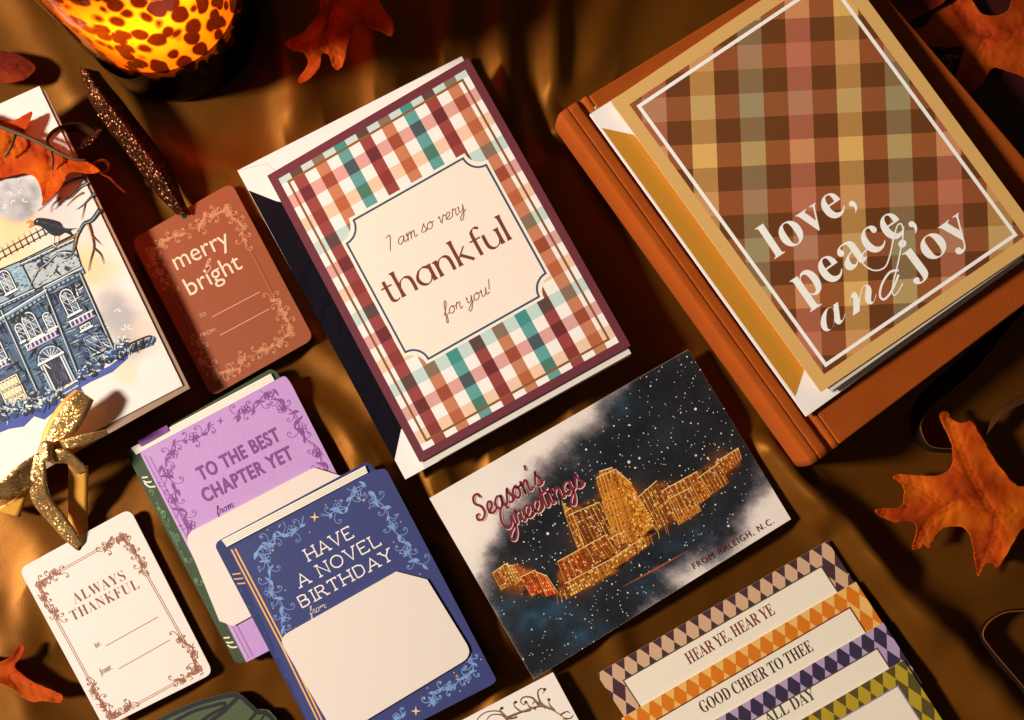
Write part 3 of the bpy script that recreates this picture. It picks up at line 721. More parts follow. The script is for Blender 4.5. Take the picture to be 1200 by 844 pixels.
# ================================================================== HAUNTED HOUSE CARD
HQ = Q['house']
s = Sheet(HQ, [18, 18, 17, 17]); s.thing('greeting_card', 'white card printed with a blue old mansion and a crow', 'greeting card')
slab(s, 'front_panel', HQ, -0.45, 0, paper(0xf4efe8, 0.5), edge=paper(0xd9c8b4))
kr = paper(0x9c7f66)
slab(s, 'back_panel', [(-195, 214), (52, 105), (222, 455), (-26, 594)], -1.6, -0.7, kr)
def house_ink(x, y):
    n = fbm(x, y, 40, 31)[..., None]; n2 = fbm(x, y, 16, 37)[..., None]
    c = np.ones(x.shape + (3,)) * np.array((0.955, 0.935, 0.905))
    def blot(cx, cy, r, col, st, soft=0.5):
        nonlocal c
        d = np.hypot(x - cx, y - cy) / r + (n[..., 0] - 0.5) * 1.1
        b = (1 - sstep(1 - soft, 1 + soft, d))[..., None] * st
        c = c * (1 - b) + b * np.array(col)
    blot(-10, 290, 62, (0.98, 0.85, 0.58), 0.55); blot(-30, 250, 60, (0.98, 0.87, 0.68), 0.5); blot(20, 268, 30, (0.98, 0.80, 0.55), 0.5)
    blot(112, 318, 26, (0.97, 0.80, 0.55), 0.6); blot(100, 300, 18, (0.98, 0.85, 0.6), 0.5)
    blot(142, 372, 26, (0.62, 0.64, 0.66), 0.7); blot(168, 392, 22, (0.88, 0.80, 0.72), 0.6); blot(128, 352, 20, (0.68, 0.69, 0.70), 0.6); blot(150, 405, 18, (0.72, 0.70, 0.68), 0.5)
    blot(148, 438, 12, (0.97, 0.88, 0.74), 0.7); blot(70, 262, 30, (0.82, 0.80, 0.80), 0.5); blot(70, 232, 30, (0.85, 0.83, 0.83), 0.5); blot(110, 270, 20, (0.85, 0.82, 0.82), 0.4)
    d = np.hypot(x - 20, (y - 233) * 1.02); b = (1 - sstep(21, 34, d + (n[..., 0] - .5) * 5))[..., None]
    c = c * (1 - b) + b * (np.array((0.70, 0.72, 0.74)) + (n2 - 0.5) * 0.45)
    return (c - (n2 - 0.5) * 0.02) * np.array((0.965, 0.955, 0.95))
painted(s, 'watercolour_print', [tuple(p) for p in inset(HQ, 0.5)], house_ink, 0.03, 1.2)
a = Art(s); rnd = random.Random(5)
NV, MB, LB, CY, WH, CRM = 0x12151f, 0x3d5877, 0x86a4ba, 0xb9cdd4, 0xe6ebea, 0xf2e2bd
EX, EU = np.array((0.887, -0.462)), np.array((-0.432, -0.902))
def quadpx(cx, cy, w_, h_): # upright rectangle on the facade, centre at its base
    c = np.array((cx, cy), float)
    return [tuple(c - EX * w_ / 2 + EU * h_), tuple(c + EX * w_ / 2 + EU * h_), tuple(c + EX * w_ / 2), tuple(c - EX * w_ / 2)]
def hatch(poly, cols, n, ang=None, ln=(5, 16), wd=(0.7, 1.4), lay=3):
    xs = [p[0] for p in poly]; ys = [p[1] for p in poly]; k = 0; tries = 0
    dirv = EX if ang is None else np.array((math.cos(ang), math.sin(ang)))
    while k < n and tries < n * 20:
        tries += 1
        p = np.array((rnd.uniform(min(xs), max(xs)), rnd.uniform(min(ys), max(ys))))
        L_ = rnd.uniform(*ln); q = p + dirv * L_ + np.array((0, rnd.uniform(-.6, .6)))
        if inside(p, poly) and inside(q, poly):
            a.stroke([tuple(p), tuple((p + q) / 2 + EU * rnd.uniform(-.4, .4)), tuple(q)], rnd.uniform(*wd), rnd.choice(cols), lay, taper=2); k += 1
def outline(pts, wd=1.5, lay=5, c=NV, closed=True): a.stroke(pts, wd, c, lay, closed=closed)
# walls: left bay, middle bay, right wing
left = [(-34, 384), (2, 362), (46, 462), (12, 486), (-34, 505)]
mid = [(2, 362), (52, 334), (93, 440), (46, 462)]
right = [(52, 334), (94, 318), (135, 412), (94, 440)]
roofL = [(-34, 330), (24, 306), (40, 338), (-34, 374)]
roofM = [(24, 306), (85, 276), (96, 314), (52, 337), (40, 339)]
for poly, c in ((left, MB), (mid, 0x4a6b88), (right, 0x46617f), (roofL, 0x8fb0c2), (roofM, 0xa9bcc0)): a.poly(poly, c, 1)
hatch(left, [NV, NV, 0x1c2644], 90, ln=(3, 9), wd=(.9, 2.2)); hatch(mid, [NV, NV, 0x1c2644], 110, ln=(3, 10), wd=(.9, 2.4)); hatch(right, [NV, NV, 0x1c2644], 120, ln=(3, 10), wd=(.9, 2.4))
hatch(left, [NV, LB, 0x22345f, 0x5b82b5], 120); hatch(mid, [NV, 0x22345f, LB, 0x4f79b0, NV], 150); hatch(right, [NV, 0x24386a, 0x24386a, LB, CY], 170)
hatch(roofL, [NV, 0x33465f, WH, 0x5a7a96], 110, ln=(2, 5)); hatch(roofM, [NV, 0x44546a, WH, WH], 90, ln=(2, 6))
hatch(roofM, [0xc9a27a], 20, ln=(3, 7))
for b in (left, mid, right): outline(b, 1.5)
outline(roofL, 1.6); outline(roofM, 1.6)
# cornices with brackets
for (p, q, th) in (((-34, 392), (54, 338), 9), ((50, 336), (96, 312), 9), ((-34, 372), (40, 338), 5), ((24, 308), (86, 279), 4)):
    p, q = np.array(p, float), np.array(q, float)
    band = [tuple(p), tuple(q), tuple(q - EU * th), tuple(p - EU * th)]
    a.poly(band, LB, 5); outline(band, 1.2, 6); a.stroke([tuple(p - EU * 1.6), tuple(q - EU * 1.6)], 1.2, WH, 7)
    a.stroke([tuple(p - EU * th * .55), tuple(q - EU * th * .55)], 0.8, NV, 7)
    L_ = np.linalg.norm(q - p)
    for k in range(int(L_ / 6)):
        c = p + (q - p) * (k + .5) * 6 / L_ - EU * th * .6
        a.stroke([tuple(c), tuple(c - EU * th * .38)], 1.8, NV, 7)
# corner pilasters
for p, q in (((52, 336), (93, 441)), ((2, 364), (46, 463)), ((94, 320), (135, 413))):
    a.stroke([p, q], 4.2, NV, 6); a.stroke([(p[0] - .8, p[1]), (q[0] - .8, q[1])], 1.4, CY, 7)
def window(cx, cy, w_, h_, arch=True, glass=0x2b3c55, frame=WH, nx=2, ny=3, lit=None):
    q = quadpx(cx, cy, w_, h_); base = np.array((cx, cy), float)
    def shape(g):
        pts = [tuple(base - EX * (w_ / 2 + g) - EU * g), tuple(base + EX * (w_ / 2 + g) - EU * g)]
        if arch:
            for k in range(9):
                t = math.pi * k / 8; pts.append(tuple(base + EX * (w_ / 2 + g) * math.cos(t) + EU * (h_ - w_ * .35 + (w_ / 2 + g) * math.sin(t))))
        else: pts += [tuple(base + EX * (w_ / 2 + g) + EU * (h_ + g)), tuple(base - EX * (w_ / 2 + g) + EU * (h_ + g))]
        return pts
    a.poly(shape(2.4), NV, 7); a.poly(shape(1.3), frame, 8); a.poly(shape(0), glass, 9)
    for i in range(nx):
        for j in range(ny):
            u0, u1 = (i + .15) / nx, (i + .85) / nx; v0, v1 = (j + .14) / ny, (j + .86) / ny
            col = lit or rnd.choice([0x5e7c98, 0x1a2334, 0x93a9b4, 0x30435e])
            pp = [bil(q, u0, v0), bil(q, u1, v0), bil(q, u1, v1), bil(q, u0, v1)]
            a.poly(pp, col, 10)
            if not lit: a.stroke([pp[0], pp[2]], .6, WH, 11)
    for i in range(1, nx): a.stroke([bil(q, i / nx, 0), bil(q, i / nx, 1)], .9, frame, 11)
    for j in range(1, ny): a.stroke([bil(q, 0, j / ny), bil(q, 1, j / ny)], .7, frame, 11)
    a.stroke([tuple(base - EX * (w_ / 2 + 3) - EU * 2), tuple(base + EX * (w_ / 2 + 3) - EU * 2)], 2.2, WH, 10); a.stroke([tuple(base - EX * (w_ / 2 + 3) - EU * 3.4), tuple(base + EX * (w_ / 2 + 3) - EU * 3.4)], .9, NV, 11)
window(13, 341, 12, 23); window(-16, 352, 11, 22)
window(87, 366, 14, 26); window(43, 394, 14, 27); window(29, 398, 8, 18, nx=1); window(61, 384, 8, 17, nx=1)
window(2, 424, 15, 30); window(101, 384, 11, 3, arch=False, ny=1)
def balcony(cx, cy, w_):
    q = quadpx(cx, cy, w_, 7)
    a.poly(q, 0x7d6fa8, 10); outline(q, 1.0, 11)
    for k in range(int(w_ / 2.6)):
        u = (k + .5) / int(w_ / 2.6); a.stroke([bil(q, u, .15), bil(q, u, .9)], 1.3, WH if k % 2 == 0 else NV, 12)
    a.stroke([q[0], q[1]], 1.7, WH, 12); a.stroke([q[3], q[2]], 1.3, 0xc4b7d8, 12)
balcony(51, 402, 42); balcony(98, 377, 32); balcony(0, 432, 26)
window(22, 474, 24, 32, arch=False, glass=0x3a3f48, frame=CRM, nx=5, ny=3, lit=0xf0dfb8)
window(114, 412, 15, 20, arch=False, glass=0x24386a, frame=LB, nx=2, ny=2)
for k in range(5): a.stroke([(109 + k * 3, 391 + k * 3.5), (119 + k * 2.6, 390 + k * 3.8)], 2.3, WH, 12, taper=2)
# door with fanlight and columns
c = np.array((75, 452.)); q = quadpx(75, 452, 22, 34)
a.poly([tuple(c + EX * 15 * math.cos(t) + EU * (35 + 14 * math.sin(t))) for t in np.linspace(0, math.pi, 11)], MB, 8)
for t in np.linspace(0.1, math.pi - 0.1, 9): a.stroke([tuple(c + EU * 35), tuple(c + EX * 13 * math.cos(t) + EU * (35 + 12 * math.sin(t)))], 0.8, WH, 9)
a.stroke([tuple(c + EX * 15 * math.cos(t) + EU * (35 + 14 * math.sin(t))) for t in np.linspace(0, math.pi, 11)], 1.6, CY, 10)
a.stroke([tuple(c + EX * 17 * math.cos(t) + EU * (35 + 16 * math.sin(t))) for t in np.linspace(0, math.pi, 11)], 1.2, NV, 10)
a.poly(q, 0x2a2a40, 9)
for k in range(40):
    p = bil(q, rnd.uniform(.12, .9), rnd.uniform(.05, .85)); a.stroke([p, (p[0] + rnd.uniform(1, 3), p[1] + rnd.uniform(3, 7))], .8, rnd.choice([0x4a5470, 0x121626, 0x6b6f90, 0x5a4a58]), 10)
for x in (-14.5, -11.5, 11.5, 14.5): a.stroke([tuple(c + EX * x), tuple(c + EX * x + EU * 34)], 1.9, CY if abs(x) > 12 else WH, 11); a.stroke([tuple(c + EX * (x + 1.3)), tuple(c + EX * (x + 1.3) + EU * 34)], 0.7, NV, 12)
a.stroke([tuple(c - EX * 17 + EU * 35), tuple(c + EX * 17 + EU * 35)], 2.8, WH, 12); a.stroke([tuple(c - EX * 17 + EU * 33), tuple(c + EX * 17 + EU * 33)], 1.0, NV, 12)
st = [(70, 460), (90, 448), (101, 466), (80, 478)]; a.poly(st, 0x44609c, 8)
for k in range(5): t = k / 5; a.stroke([(70 + 10 * t, 460 + 18 * t), (90 + 11 * t, 448 + 18 * t)], 1.0, WH if k % 2 else NV, 9)
# shrubs: scalloped blobs with light rims, above a blue ground line
gr = [(-34, 500), (0, 492), (20, 486), (50, 474), (68, 468), (80, 474), (62, 484), (52, 492), (40, 488), (28, 500), (10, 503), (0, 507), (-34, 522)]
a.poly(gr, 0x3c4a9a, 2)
a.poly([(86, 449), (96, 445), (130, 428), (150, 412), (150, 420), (132, 436), (106, 448), (92, 456)], 0x4656a4, 2)
def shrub(x, y, r):
    blob = [(x + r * (1 + .18 * math.sin(5 * t + x)) * math.cos(t), y + r * .8 * (1 + .18 * math.cos(4 * t + y)) * math.sin(t)) for t in np.linspace(0, 6.28, 15)[:-1]]
    a.poly(blob, rnd.choice([NV, 0x1d2c50, 0x2c4a80, 0x23395f]), 12)
    for k in range(3):
        t0 = rnd.uniform(2.6, 4.5); a.stroke([(x + r * .8 * math.cos(t), y + r * .65 * math.sin(t)) for t in np.linspace(t0, t0 + rnd.uniform(.8, 1.9), 6)], rnd.uniform(.9, 1.6), rnd.choice([CY, LB, WH, 0x6d95bd]), 13, taper=2)
        r *= .72
for k in range(46):
    t = k / 45; x = -30 + 100 * t; y = 500 - 38 * t + 4 * math.sin(k * 1.7)
    shrub(x + rnd.uniform(-3, 3), y + rnd.uniform(-10, 6), rnd.uniform(2.5, 6.5))
for k in range(26):
    t = k / 25; x = 94 + 52 * t; y = 443 - 32 * t
    shrub(x + rnd.uniform(-3, 3), y + rnd.uniform(-8, 5), rnd.uniform(3, 6.5))
for k in range(22):
    t = k / 21; x = 142 + 36 * t; y = 414 - 14 * t; a.stroke([(x, y + 5), (x + 4, y - 6 + rnd.uniform(-2, 3))], 1.5, rnd.choice([NV, 0x2f4d84, LB, NV]), 12)
a.stroke(spline([(140, 416), (160, 409), (176, 399), (176, 394), (166, 397), (150, 404)], 6), 1.8, NV, 13); a.stroke(spline([(150, 414), (168, 408), (182, 400)], 5), 1.0, NV, 13)
for k in range(150):
    t = rnd.random(); x, y = (-30 + 110 * t, 500 - 40 * t) if k % 3 else (94 + 56 * t, 441 - 32 * t)
    x += rnd.uniform(-6, 6); y += rnd.uniform(-14, 8); an = rnd.uniform(0, 6.28); L_ = rnd.uniform(3, 9)
    a.stroke(spline([(x, y), (x + L_ * .5 * math.cos(an), y + L_ * .5 * math.sin(an)), (x + L_ * math.cos(an + .9), y + L_ * math.sin(an + .9))], 4), rnd.uniform(.7, 1.5), rnd.choice([NV, NV, NV, CY, 0x2a3f6a, 0x5c7fa6]), 14, taper=2)
for poly in (left, mid, right):
    for k in range(26):
        p = bil(poly, rnd.random(), rnd.uniform(.02, .9)); L_ = rnd.uniform(8, 26); dv_ = -EU if k % 2 else EX
        q2 = (p[0] + dv_[0] * L_, p[1] + dv_[1] * L_)
        if inside(q2, poly): a.stroke([p, q2], rnd.uniform(.8, 2.6), rnd.choice([NV, NV, 0x1c2644, CY]), 5, taper=2)
for poly, k_ in ((left, 9), (mid, 12), (right, 14), (roofM, 6), (roofL, 5)):
    for k in range(k_):
        cx, cy = bil(poly, rnd.uniform(.08, .92), rnd.uniform(.08, .92)); r_ = rnd.uniform(3, 7)
        blob = [(cx + r_ * rnd.uniform(.5, 1.3) * math.cos(t), cy + r_ * rnd.uniform(.3, .9) * math.sin(t)) for t in np.linspace(0, 6.28, 10)[:-1]]
        if all(inside(b_, poly) for b_ in blob): a.poly(blob, rnd.choice([NV, 0x1a2740, 0x20304c]), 3)
        for q_ in range(5): a.stroke([(cx + rnd.uniform(-r_, r_), cy + rnd.uniform(-r_, r_)), (cx + EX[0] * rnd.uniform(4, 10), cy + EX[1] * rnd.uniform(4, 10))], rnd.uniform(.6, 1.2), rnd.choice([CY, LB, NV, WH]), 4, taper=2)
for k in range(70):
    poly = rnd.choice([left, mid, right, right, mid, roofM]); x, y = bil(poly, rnd.random(), rnd.random()); an = rnd.choice([-.48, 1.12, .5, -1.0]) + rnd.uniform(-.25, .25); L_ = rnd.uniform(8, 22)
    if not inside((x + L_ * math.cos(an), y + L_ * math.sin(an)), poly): continue
    a.stroke(spline([(x, y), (x + L_ * .5 * math.cos(an) + rnd.uniform(-1.5, 1.5), y + L_ * .5 * math.sin(an) + rnd.uniform(-1.5, 1.5)), (x + L_ * math.cos(an), y + L_ * math.sin(an))], 5), rnd.uniform(.8, 2.0), rnd.choice([NV, NV, NV, 0x24344e, WH]), 12, taper=2)
for p_, q_ in (((-34, 402), (52, 352)), ((53, 348), (98, 326))):
    for k in range(34):
        t = rnd.random(); x, y = p_[0] + (q_[0] - p_[0]) * t, p_[1] + (q_[1] - p_[1]) * t; L_ = rnd.uniform(4, 15)
        a.stroke([(x, y), (x - EU[0] * L_, y - EU[1] * L_)], rnd.uniform(1.0, 2.4), NV, 6, taper=1)
# roof cresting
p, q = np.array((-34, 322.)), np.array((60, 271.))
for off in (0, 7): a.stroke([tuple(p - EU * off * .0 + EU * off), tuple(q + EU * off)], 1.1, NV, 6)
for k in range(15):
    b = p + (q - p) * k / 14; a.stroke([tuple(b - EU * 2), tuple(b + EU * 13)], 1.5, NV, 6, taper=1)
# crow
body = spline([(40, 260), (44, 256), (52, 256), (62, 258), (70, 261), (74, 267), (82, 268), (91, 268), (82, 270.5), (86, 277), (76, 273), (68, 277), (60, 275), (52, 268), (46, 265), (41, 264)], 4, True)
a.poly(body, 0x131826, 14)
for k in range(10): x = 48 + k * 3; a.stroke([(x, 260 + k * .7), (x + 6, 262 + k * .9)], .8, rnd.choice([0x5b7288, 0x8aa0ae, 0x3b4c66]), 15, taper=2)
a.poly([(41, 260), (35, 258), (30, 262), (36, 262), (33, 268), (41, 264)], 0xd8882a, 14); a.disc(44, 259.5, .8, WH, 15)
a.stroke([(63, 276), (62, 286), (66, 290)], 1.0, CRM, 14); a.stroke([(68, 276), (68, 285)], 1.0, CRM, 14)
# branches
def branch(pts, w_, hl=0xd99a3a):
    L_ = spline(pts, 8); a.stroke(L_, w_, NV, 13, taper=1); a.stroke([(x - .6, y + .9) for x, y in L_[:-2]], w_ * .32, hl, 14, taper=1)
branch([(117, 246), (108, 258), (99, 262), (93, 272), (88, 284), (84, 298), (76, 304)], 5.5, 0x6f97a5)
branch([(92, 274), (82, 280), (70, 286), (60, 296)], 3.6); branch([(84, 296), (70, 296), (56, 308), (46, 316), (38, 330), (34, 340)], 3.2, WH)
branch([(92, 270), (88, 290), (82, 303)], 2.6, 0xe0a03c); branch([(104, 262), (108, 276), (110, 290), (106, 306), (104, 318)], 3.6, 0xe0a03c)
branch([(109, 290), (118, 298), (122, 310)], 2.2, 0x6f97a5); branch([(108, 276), (114, 282), (120, 288)], 1.8)
branch([(112, 226), (104, 234), (98, 240), (90, 246)], 3.0, 0x6f97a5); branch([(100, 238), (98, 248), (96, 258)], 2.0)
branch([(104, 214), (94, 220), (84, 230), (74, 236), (64, 246)], 3.6, 0x93a5b0); branch([(98, 226), (88, 232), (78, 242)], 2.4, 0xe0a03c)
branch([(98, 208), (84, 212), (72, 220), (58, 236), (44, 248)], 2.6, 0x8796a4); branch([(72, 232), (62, 240), (60, 250)], 1.8)
for (x, y) in ((8, 226), (26, 222), (32, 236), (14, 240), (22, 212), (2, 244)):
    curl(a, x, y, rnd.uniform(0, 6), 3.4, rnd.choice((-1, 1)), 0xe4e6e6, 1.1, 1.0, 2, bud=False)
for (x, y) in ((134, 366), (146, 380), (138, 394), (156, 386), (128, 384), (150, 400)):
    curl(a, x, y, rnd.uniform(0, 6), 4.2, rnd.choice((-1, 1)), 0xeef0ee, 1.1, 1.0, 2, bud=False)
a.done('mansion_print')
# ================================================================== TAGS
def frame_corner(A, p, d1, d2, c, wd, sz, seed, l1=44, l2=62, layer=2):
    """scrollwork in a corner: p corner of the frame, d1 d2 unit vectors along its two sides"""
    p, d1, d2 = np.array(p, float), np.array(d1), np.array(d2)
    n = (d1 + d2) / np.linalg.norm(d1 + d2)
    pts = [tuple(p + d1 * l1 + d2 * 6), tuple(p + d1 * l1 * .62 - d2 * 1), tuple(p + d1 * l1 * .3 + d2 * 3), tuple(p + n * 6), tuple(p + d2 * l2 * .28 + d1 * 2), tuple(p + d2 * l2 * .6 - d1 * 1.5), tuple(p + d2 * l2 + d1 * 5)]
    vine(A, pts, c, amp=1.6, wave=26, size=sz, wd=wd, seed=seed, flowers=True, layer=layer, dense=1.15)
    curl(A, *(p + d1 * l1 + d2 * 5), math.atan2(d1[1], d1[0]) , sz * .9, 1, c, wd, 1.2, layer); curl(A, *(p + d2 * l2 + d1 * 5), math.atan2(d2[1], d2[0]), sz * .9, -1, c, wd, 1.2, layer)
    blossom(A, *(p + n * 4), sz * .75, c, wd * .8, layer + 1)
def tag_card(key, z, label, base, line, q_in, group, lc=None):
    s = Sheet(Q[key], z); s.thing('gift_tag', label, 'gift tag', group)
    slab(s, 'tag_card', rounded(Q[key], 11), -0.7, 0, base, edge=base)
    return s
AW = paper(0xe9dad0)
s = tag_card('always', 4, 'cream gift tag with a gold bow reading ALWAYS THANKFUL', AW, None, None, 'rounded paper gift tags')
a = Art(s); BR = 0x9a6046; a.cl = inset(Q['always'], 4)
fr = [(42, 684), (146, 625.5), (236, 785), (129, 844)]
fr2 = inset(fr, 2.2)
for q_ in (fr, fr2): a.stroke(q_, 0.75, BR, 1, closed=True)
def un(a_, b_): v = np.array(b_, float) - np.array(a_, float); return v / np.linalg.norm(v)
for i, sd in ((0, 2), (1, 5), (2, 9), (3, 12)):
    frame_corner(a, fr[i], un(fr[i], fr[(i + 1) % 4]) if i % 2 == 0 else un(fr[i], fr[i - 1]), un(fr[i], fr[i - 1]) if i % 2 == 0 else un(fr[i], fr[(i + 1) % 4]), BR, 0.72, 6.0, sd, 32, 50)
a.done('border_print')
a = Art(s)
a.text('ALWAYS', (88, 708), (148, 679), 12.5, 0x8a563c, 'serif', off=-0.0145, layer=4, space=1.12)
a.text('THANKFUL', (86, 728), (164, 689), 12.5, 0x8a563c, 'serif', off=-0.0145, layer=4, space=1.12)
a.text('to:', (113, 760), (119, 756), 8, 0x8c5a40, 'italic', off=-0.015, layer=4); a.text('from:', (118, 792), (132, 784), 8, 0x8c5a40, 'italic', off=-0.015, layer=4)
a.stroke([(124, 757), (185, 723)], 0.8, 0xb07a5c, 4); a.stroke([(139, 784), (199, 750)], 0.8, 0xb07a5c, 4)
a.done('lettering')
a = Art(s); a.disc(92, 642, 3.4, 0x120a06, 2, 14); a.done('hole_shade_disc')  # flat near-black disc painted on for the shade inside the tag hole
CP_ = paper(0x96502f, 0.5)
s = tag_card('merry', 5, 'copper gift tag with pale scrollwork reading merry and bright', CP_, None, None, 'rounded paper gift tags')
a = Art(s); PK = 0xc98a62; a.cl = inset(Q['merry'], 4)
fr = [(173, 293), (268, 240), (345, 392), (252, 446)]
f2 = inset(fr, 2)
for q_, wd_, c_ in ((fr, 2.4, 0x8e4a2a), (f2, .7, 0xb8744c)): a.stroke(q_, wd_, c_, 1, closed=True)
for i, sd in ((0, 21), (1, 22), (2, 23), (3, 24)):
    frame_corner(a, fr[i], un(fr[i], fr[(i + 1) % 4]) if i % 2 == 0 else un(fr[i], fr[i - 1]), un(fr[i], fr[i - 1]) if i % 2 == 0 else un(fr[i], fr[(i + 1) % 4]), PK, 0.9, 6.4, sd, 46, 52)
a.done('border_print')
a = Art(s); ML = 0xf6d7bd
a.text('merry', (207.5, 317), (271, 286), 21, ML, 'sans', off=0.0, layer=4)
a.text('bright', (223, 347), (285, 314), 21, ML, 'sans', off=0.0, layer=4)
a.stroke(spline([(240, 317), (244, 309), (247, 305), (246, 303), (243, 307), (240, 318), (243, 319), (247, 314), (245, 311), (240, 316)], 5), .9, 0xe8bd9c, 4)
a.text('TO:', (235, 373), (243, 369), 4.5, 0xdfb08e, 'sans', layer=4); a.text('FROM:', (236, 395.5), (254, 388), 4.5, 0xdfb08e, 'sans', layer=4)
a.stroke([(248, 372), (305, 342)], .8, 0xe0b090, 4); a.stroke([(258, 393), (316, 362)], .8, 0xe0b090, 4)
a.done('lettering')
a = Art(s); a.disc(216, 253, 3.2, 0x120a06, 2, 14); a.done('hole_shade_disc')  # nothing cut out: dark disc paints the hole's shade
# ================================================================== BOOK-SHAPED GIFT CARD HOLDERS
SLAB = {'H': [[(0, 0), (0, 1)], [(.66, 0), (.66, 1)], [(0, .5), (.66, .5)]], 'A': [[(0, 0), (.36, 1), (.72, 0)], [(.13, .32), (.59, .32)]],
 'V': [[(0, 1), (.34, 0), (.68, 1)]], 'E': [[(0, 0), (0, 1)], [(0, 1), (.56, 1), (.56, .86)], [(0, .5), (.42, .5)], [(0, 0), (.58, 0), (.58, .16)]],
 'N': [[(0, 0), (0, 1), (.66, 0), (.66, 1)]], 'L': [[(0, 1), (0, 0)], [(0, 0), (.56, 0), (.56, .18)]],
 'O': [[(.4 + .4 * math.cos(t), .5 + .5 * math.sin(t)) for t in np.linspace(0, 6.2832, 19)]],
 'B': [[(0, 0), (0, 1), (.34, 1), (.5, .9), (.5, .64), (.34, .53), (0, .53)], [(.34, .53), (.56, .42), (.56, .12), (.38, 0), (0, 0)]],
 'I': [[(0.1, 0), (0.1, 1)]], 'R': [[(0, 0), (0, 1), (.36, 1), (.52, .88), (.52, .62), (.36, .5), (0, .5)], [(.3, .5), (.58, 0)]],
 'T': [[(.3, 0), (.3, 1)], [(0, .84), (0, 1), (.6, 1), (.6, .84)]], 'D': [[(0, 0), (0, 1), (.34, 1), (.58, .82), (.62, .5), (.58, .18), (.34, 0), (0, 0)]], 'Y': [[(0, 1), (.32, .5), (.64, 1)], [(.32, .5), (.32, 0)]]}
SERIF = {'H': [(0, 0), (0, 1), (.66, 0), (.66, 1)], 'A': [(0, 0), (.72, 0)], 'V': [(0, 1), (.68, 1)], 'N': [(0, 0), (.66, 1), (0, 1)], 'I': [(.1, 0), (.1, 1)], 'R': [(0, 0), (.6, 0)], 'T': [(.3, 0)], 'Y': [(0, 1), (.64, 1), (.32, 0)], 'L': [(0, 1)], 'E': [], 'B': [], 'D': [], 'O': []}
def slab_text(A, txt, p0, p1, cap, wd, c, layer):
    ws = [0.5 if ch == ' ' else max(x for st in SLAB[ch] for x, y in st) + 0.3 for ch in txt]; T = sum(ws) - 0.3
    p0, p1 = np.array(p0, float), np.array(p1, float); e = (p1 - p0) / T; n = np.array((e[1], -e[0])) / np.linalg.norm(e) * cap
    x0 = 0
    for ch, w_ in zip(txt, ws):
        if ch != ' ':
            for st in SLAB[ch]: A.stroke([tuple(p0 + e * (x0 + x) + n * y) for x, y in st], wd, c, layer)
            for x, y in SERIF[ch]: A.stroke([tuple(p0 + e * (x0 + x - .14) + n * y), tuple(p0 + e * (x0 + x + .14) + n * y)], wd * .95, c, layer)
        x0 += w_
PAGE = paper(0xf4ecdd)
def book_pages(s, poly, n, c):
    slab(s, 'page_edge', poly, 0, 0.5, PAGE)
    a = Art(s, 0.5)
    for k in range(1, n):
        t = k / n; p = (poly[0][0] * (1 - t) + poly[3][0] * t, poly[0][1] * (1 - t) + poly[3][1] * t); q = (poly[1][0] * (1 - t) + poly[2][0] * t, poly[1][1] * (1 - t) + poly[2][1] * t)
        a.stroke([p, q], 0.6, c, 0)
    a.done('page_line_print')
GN = 0x3a4a30
s = Sheet(Q['purple'], 5); s.thing('gift_card_holder', 'lilac book shaped gift card holder reading TO THE BEST CHAPTER YET', 'gift card holder', 'book shaped gift card holders')
gp = rounded([(146, 529), (317, 432), (324, 436), (340, 460), (455, 690), (277, 780)], [10, 4, 0, 0, 0, 9])
slab(s, 'back_cover', gp, -1.0, -0.3, paper(GN), edge=paper(0x5d6a4c))
a = Art(s, -0.3); a.cl = inset([(149, 531), (175, 520), (300, 775), (277, 780)], 1.5)
spn = [(153, 545), (160, 560), (236, 720), (262, 762)]
for k in range(3):
    for (x, y, fl) in ((160 + k * 4.5, 555 + k * 5.5, 1), (256 + k * 4.4, 743 + k * 5.6, 1)): a.stroke(spline([(x, y), (x + 6, y + 4.5), (x + 13, y + 4)], 5), 1.9, 0xeadfc4, 3)
vine(a, [(168, 575), (192, 625), (222, 690), (246, 735)], 0x6f9468, amp=3, wave=26, size=7.5, wd=.9, seed=31, layer=1, dense=1.3)
vine(a, [(178, 585), (204, 640), (240, 715)], 0x587c54, amp=4, wave=30, size=6, wd=.9, seed=33, layer=1)
a.done('spine_print')
book_pages(s, [(154, 525), (317.5, 438), (322, 446), (160, 533)], 4, 0xcdbfa6)
slab(s, 'bookmark_tab', [(161.5, 517), (196, 498.5), (199, 505), (166, 523.5)], 0.2, 0.9, paper(0x8a4a9c))
slab(s, 'front_cover', rounded([(164, 530), (334, 440), (341, 449), (462, 688), (289, 776)], [0, 4, 5, 6, 0]), 0.1, 0.6, paper(0xbf95cd), edge=paper(0xd8c4de))
a = Art(s, 0.6); PU = 0x8b4a96
a.stroke([(170, 534), (292, 771)], 0.9, 0x9a66ae, 0); a.stroke([(176, 535), (297, 769)], 1.3, 0x9a62ac, 0); a.stroke([(167, 534), (289, 771)], 1.4, 0xcfaeda, 0)
a.cl = inset([(164, 530), (334, 440), (462, 688), (289, 776)], 1.5)
def cover_border(A, c, T, L_, R_, seed, fl=None, dots=None):
    """T top mid, L_ left vine, R_ right vine, each a px polyline from the top corner"""
    for i, (pts, sd) in enumerate(((L_[0], 1), (L_[1], -1), (R_[0], -1), (R_[1], 1))):
        vine(A, pts, c, amp=3.2, wave=44, size=9.0, wd=0.72, seed=seed + i, layer=1, side0=sd, dots=dots, dense=1.0, fill=fl)
cover_border(a, PU, None, [[(192, 542), (204, 524), (226, 513), (252, 500)], [(192, 544), (199, 562), (208, 586), (218, 616), (232, 660)]], [[(326, 462), (306, 466), (292, 484), (274, 490)], [(328, 466), (344, 488), (356, 508), (376, 536), (392, 566)]], 41)
star4(a, 258.5, 493.5, 4.5, PU); a.done('border_print')
a = Art(s, 0.6)
a.text('TO THE BEST', (236, 563.5), (330, 515), 15.5, 0x83468c, 'sans', off=0.030, layer=4, space=1.12)
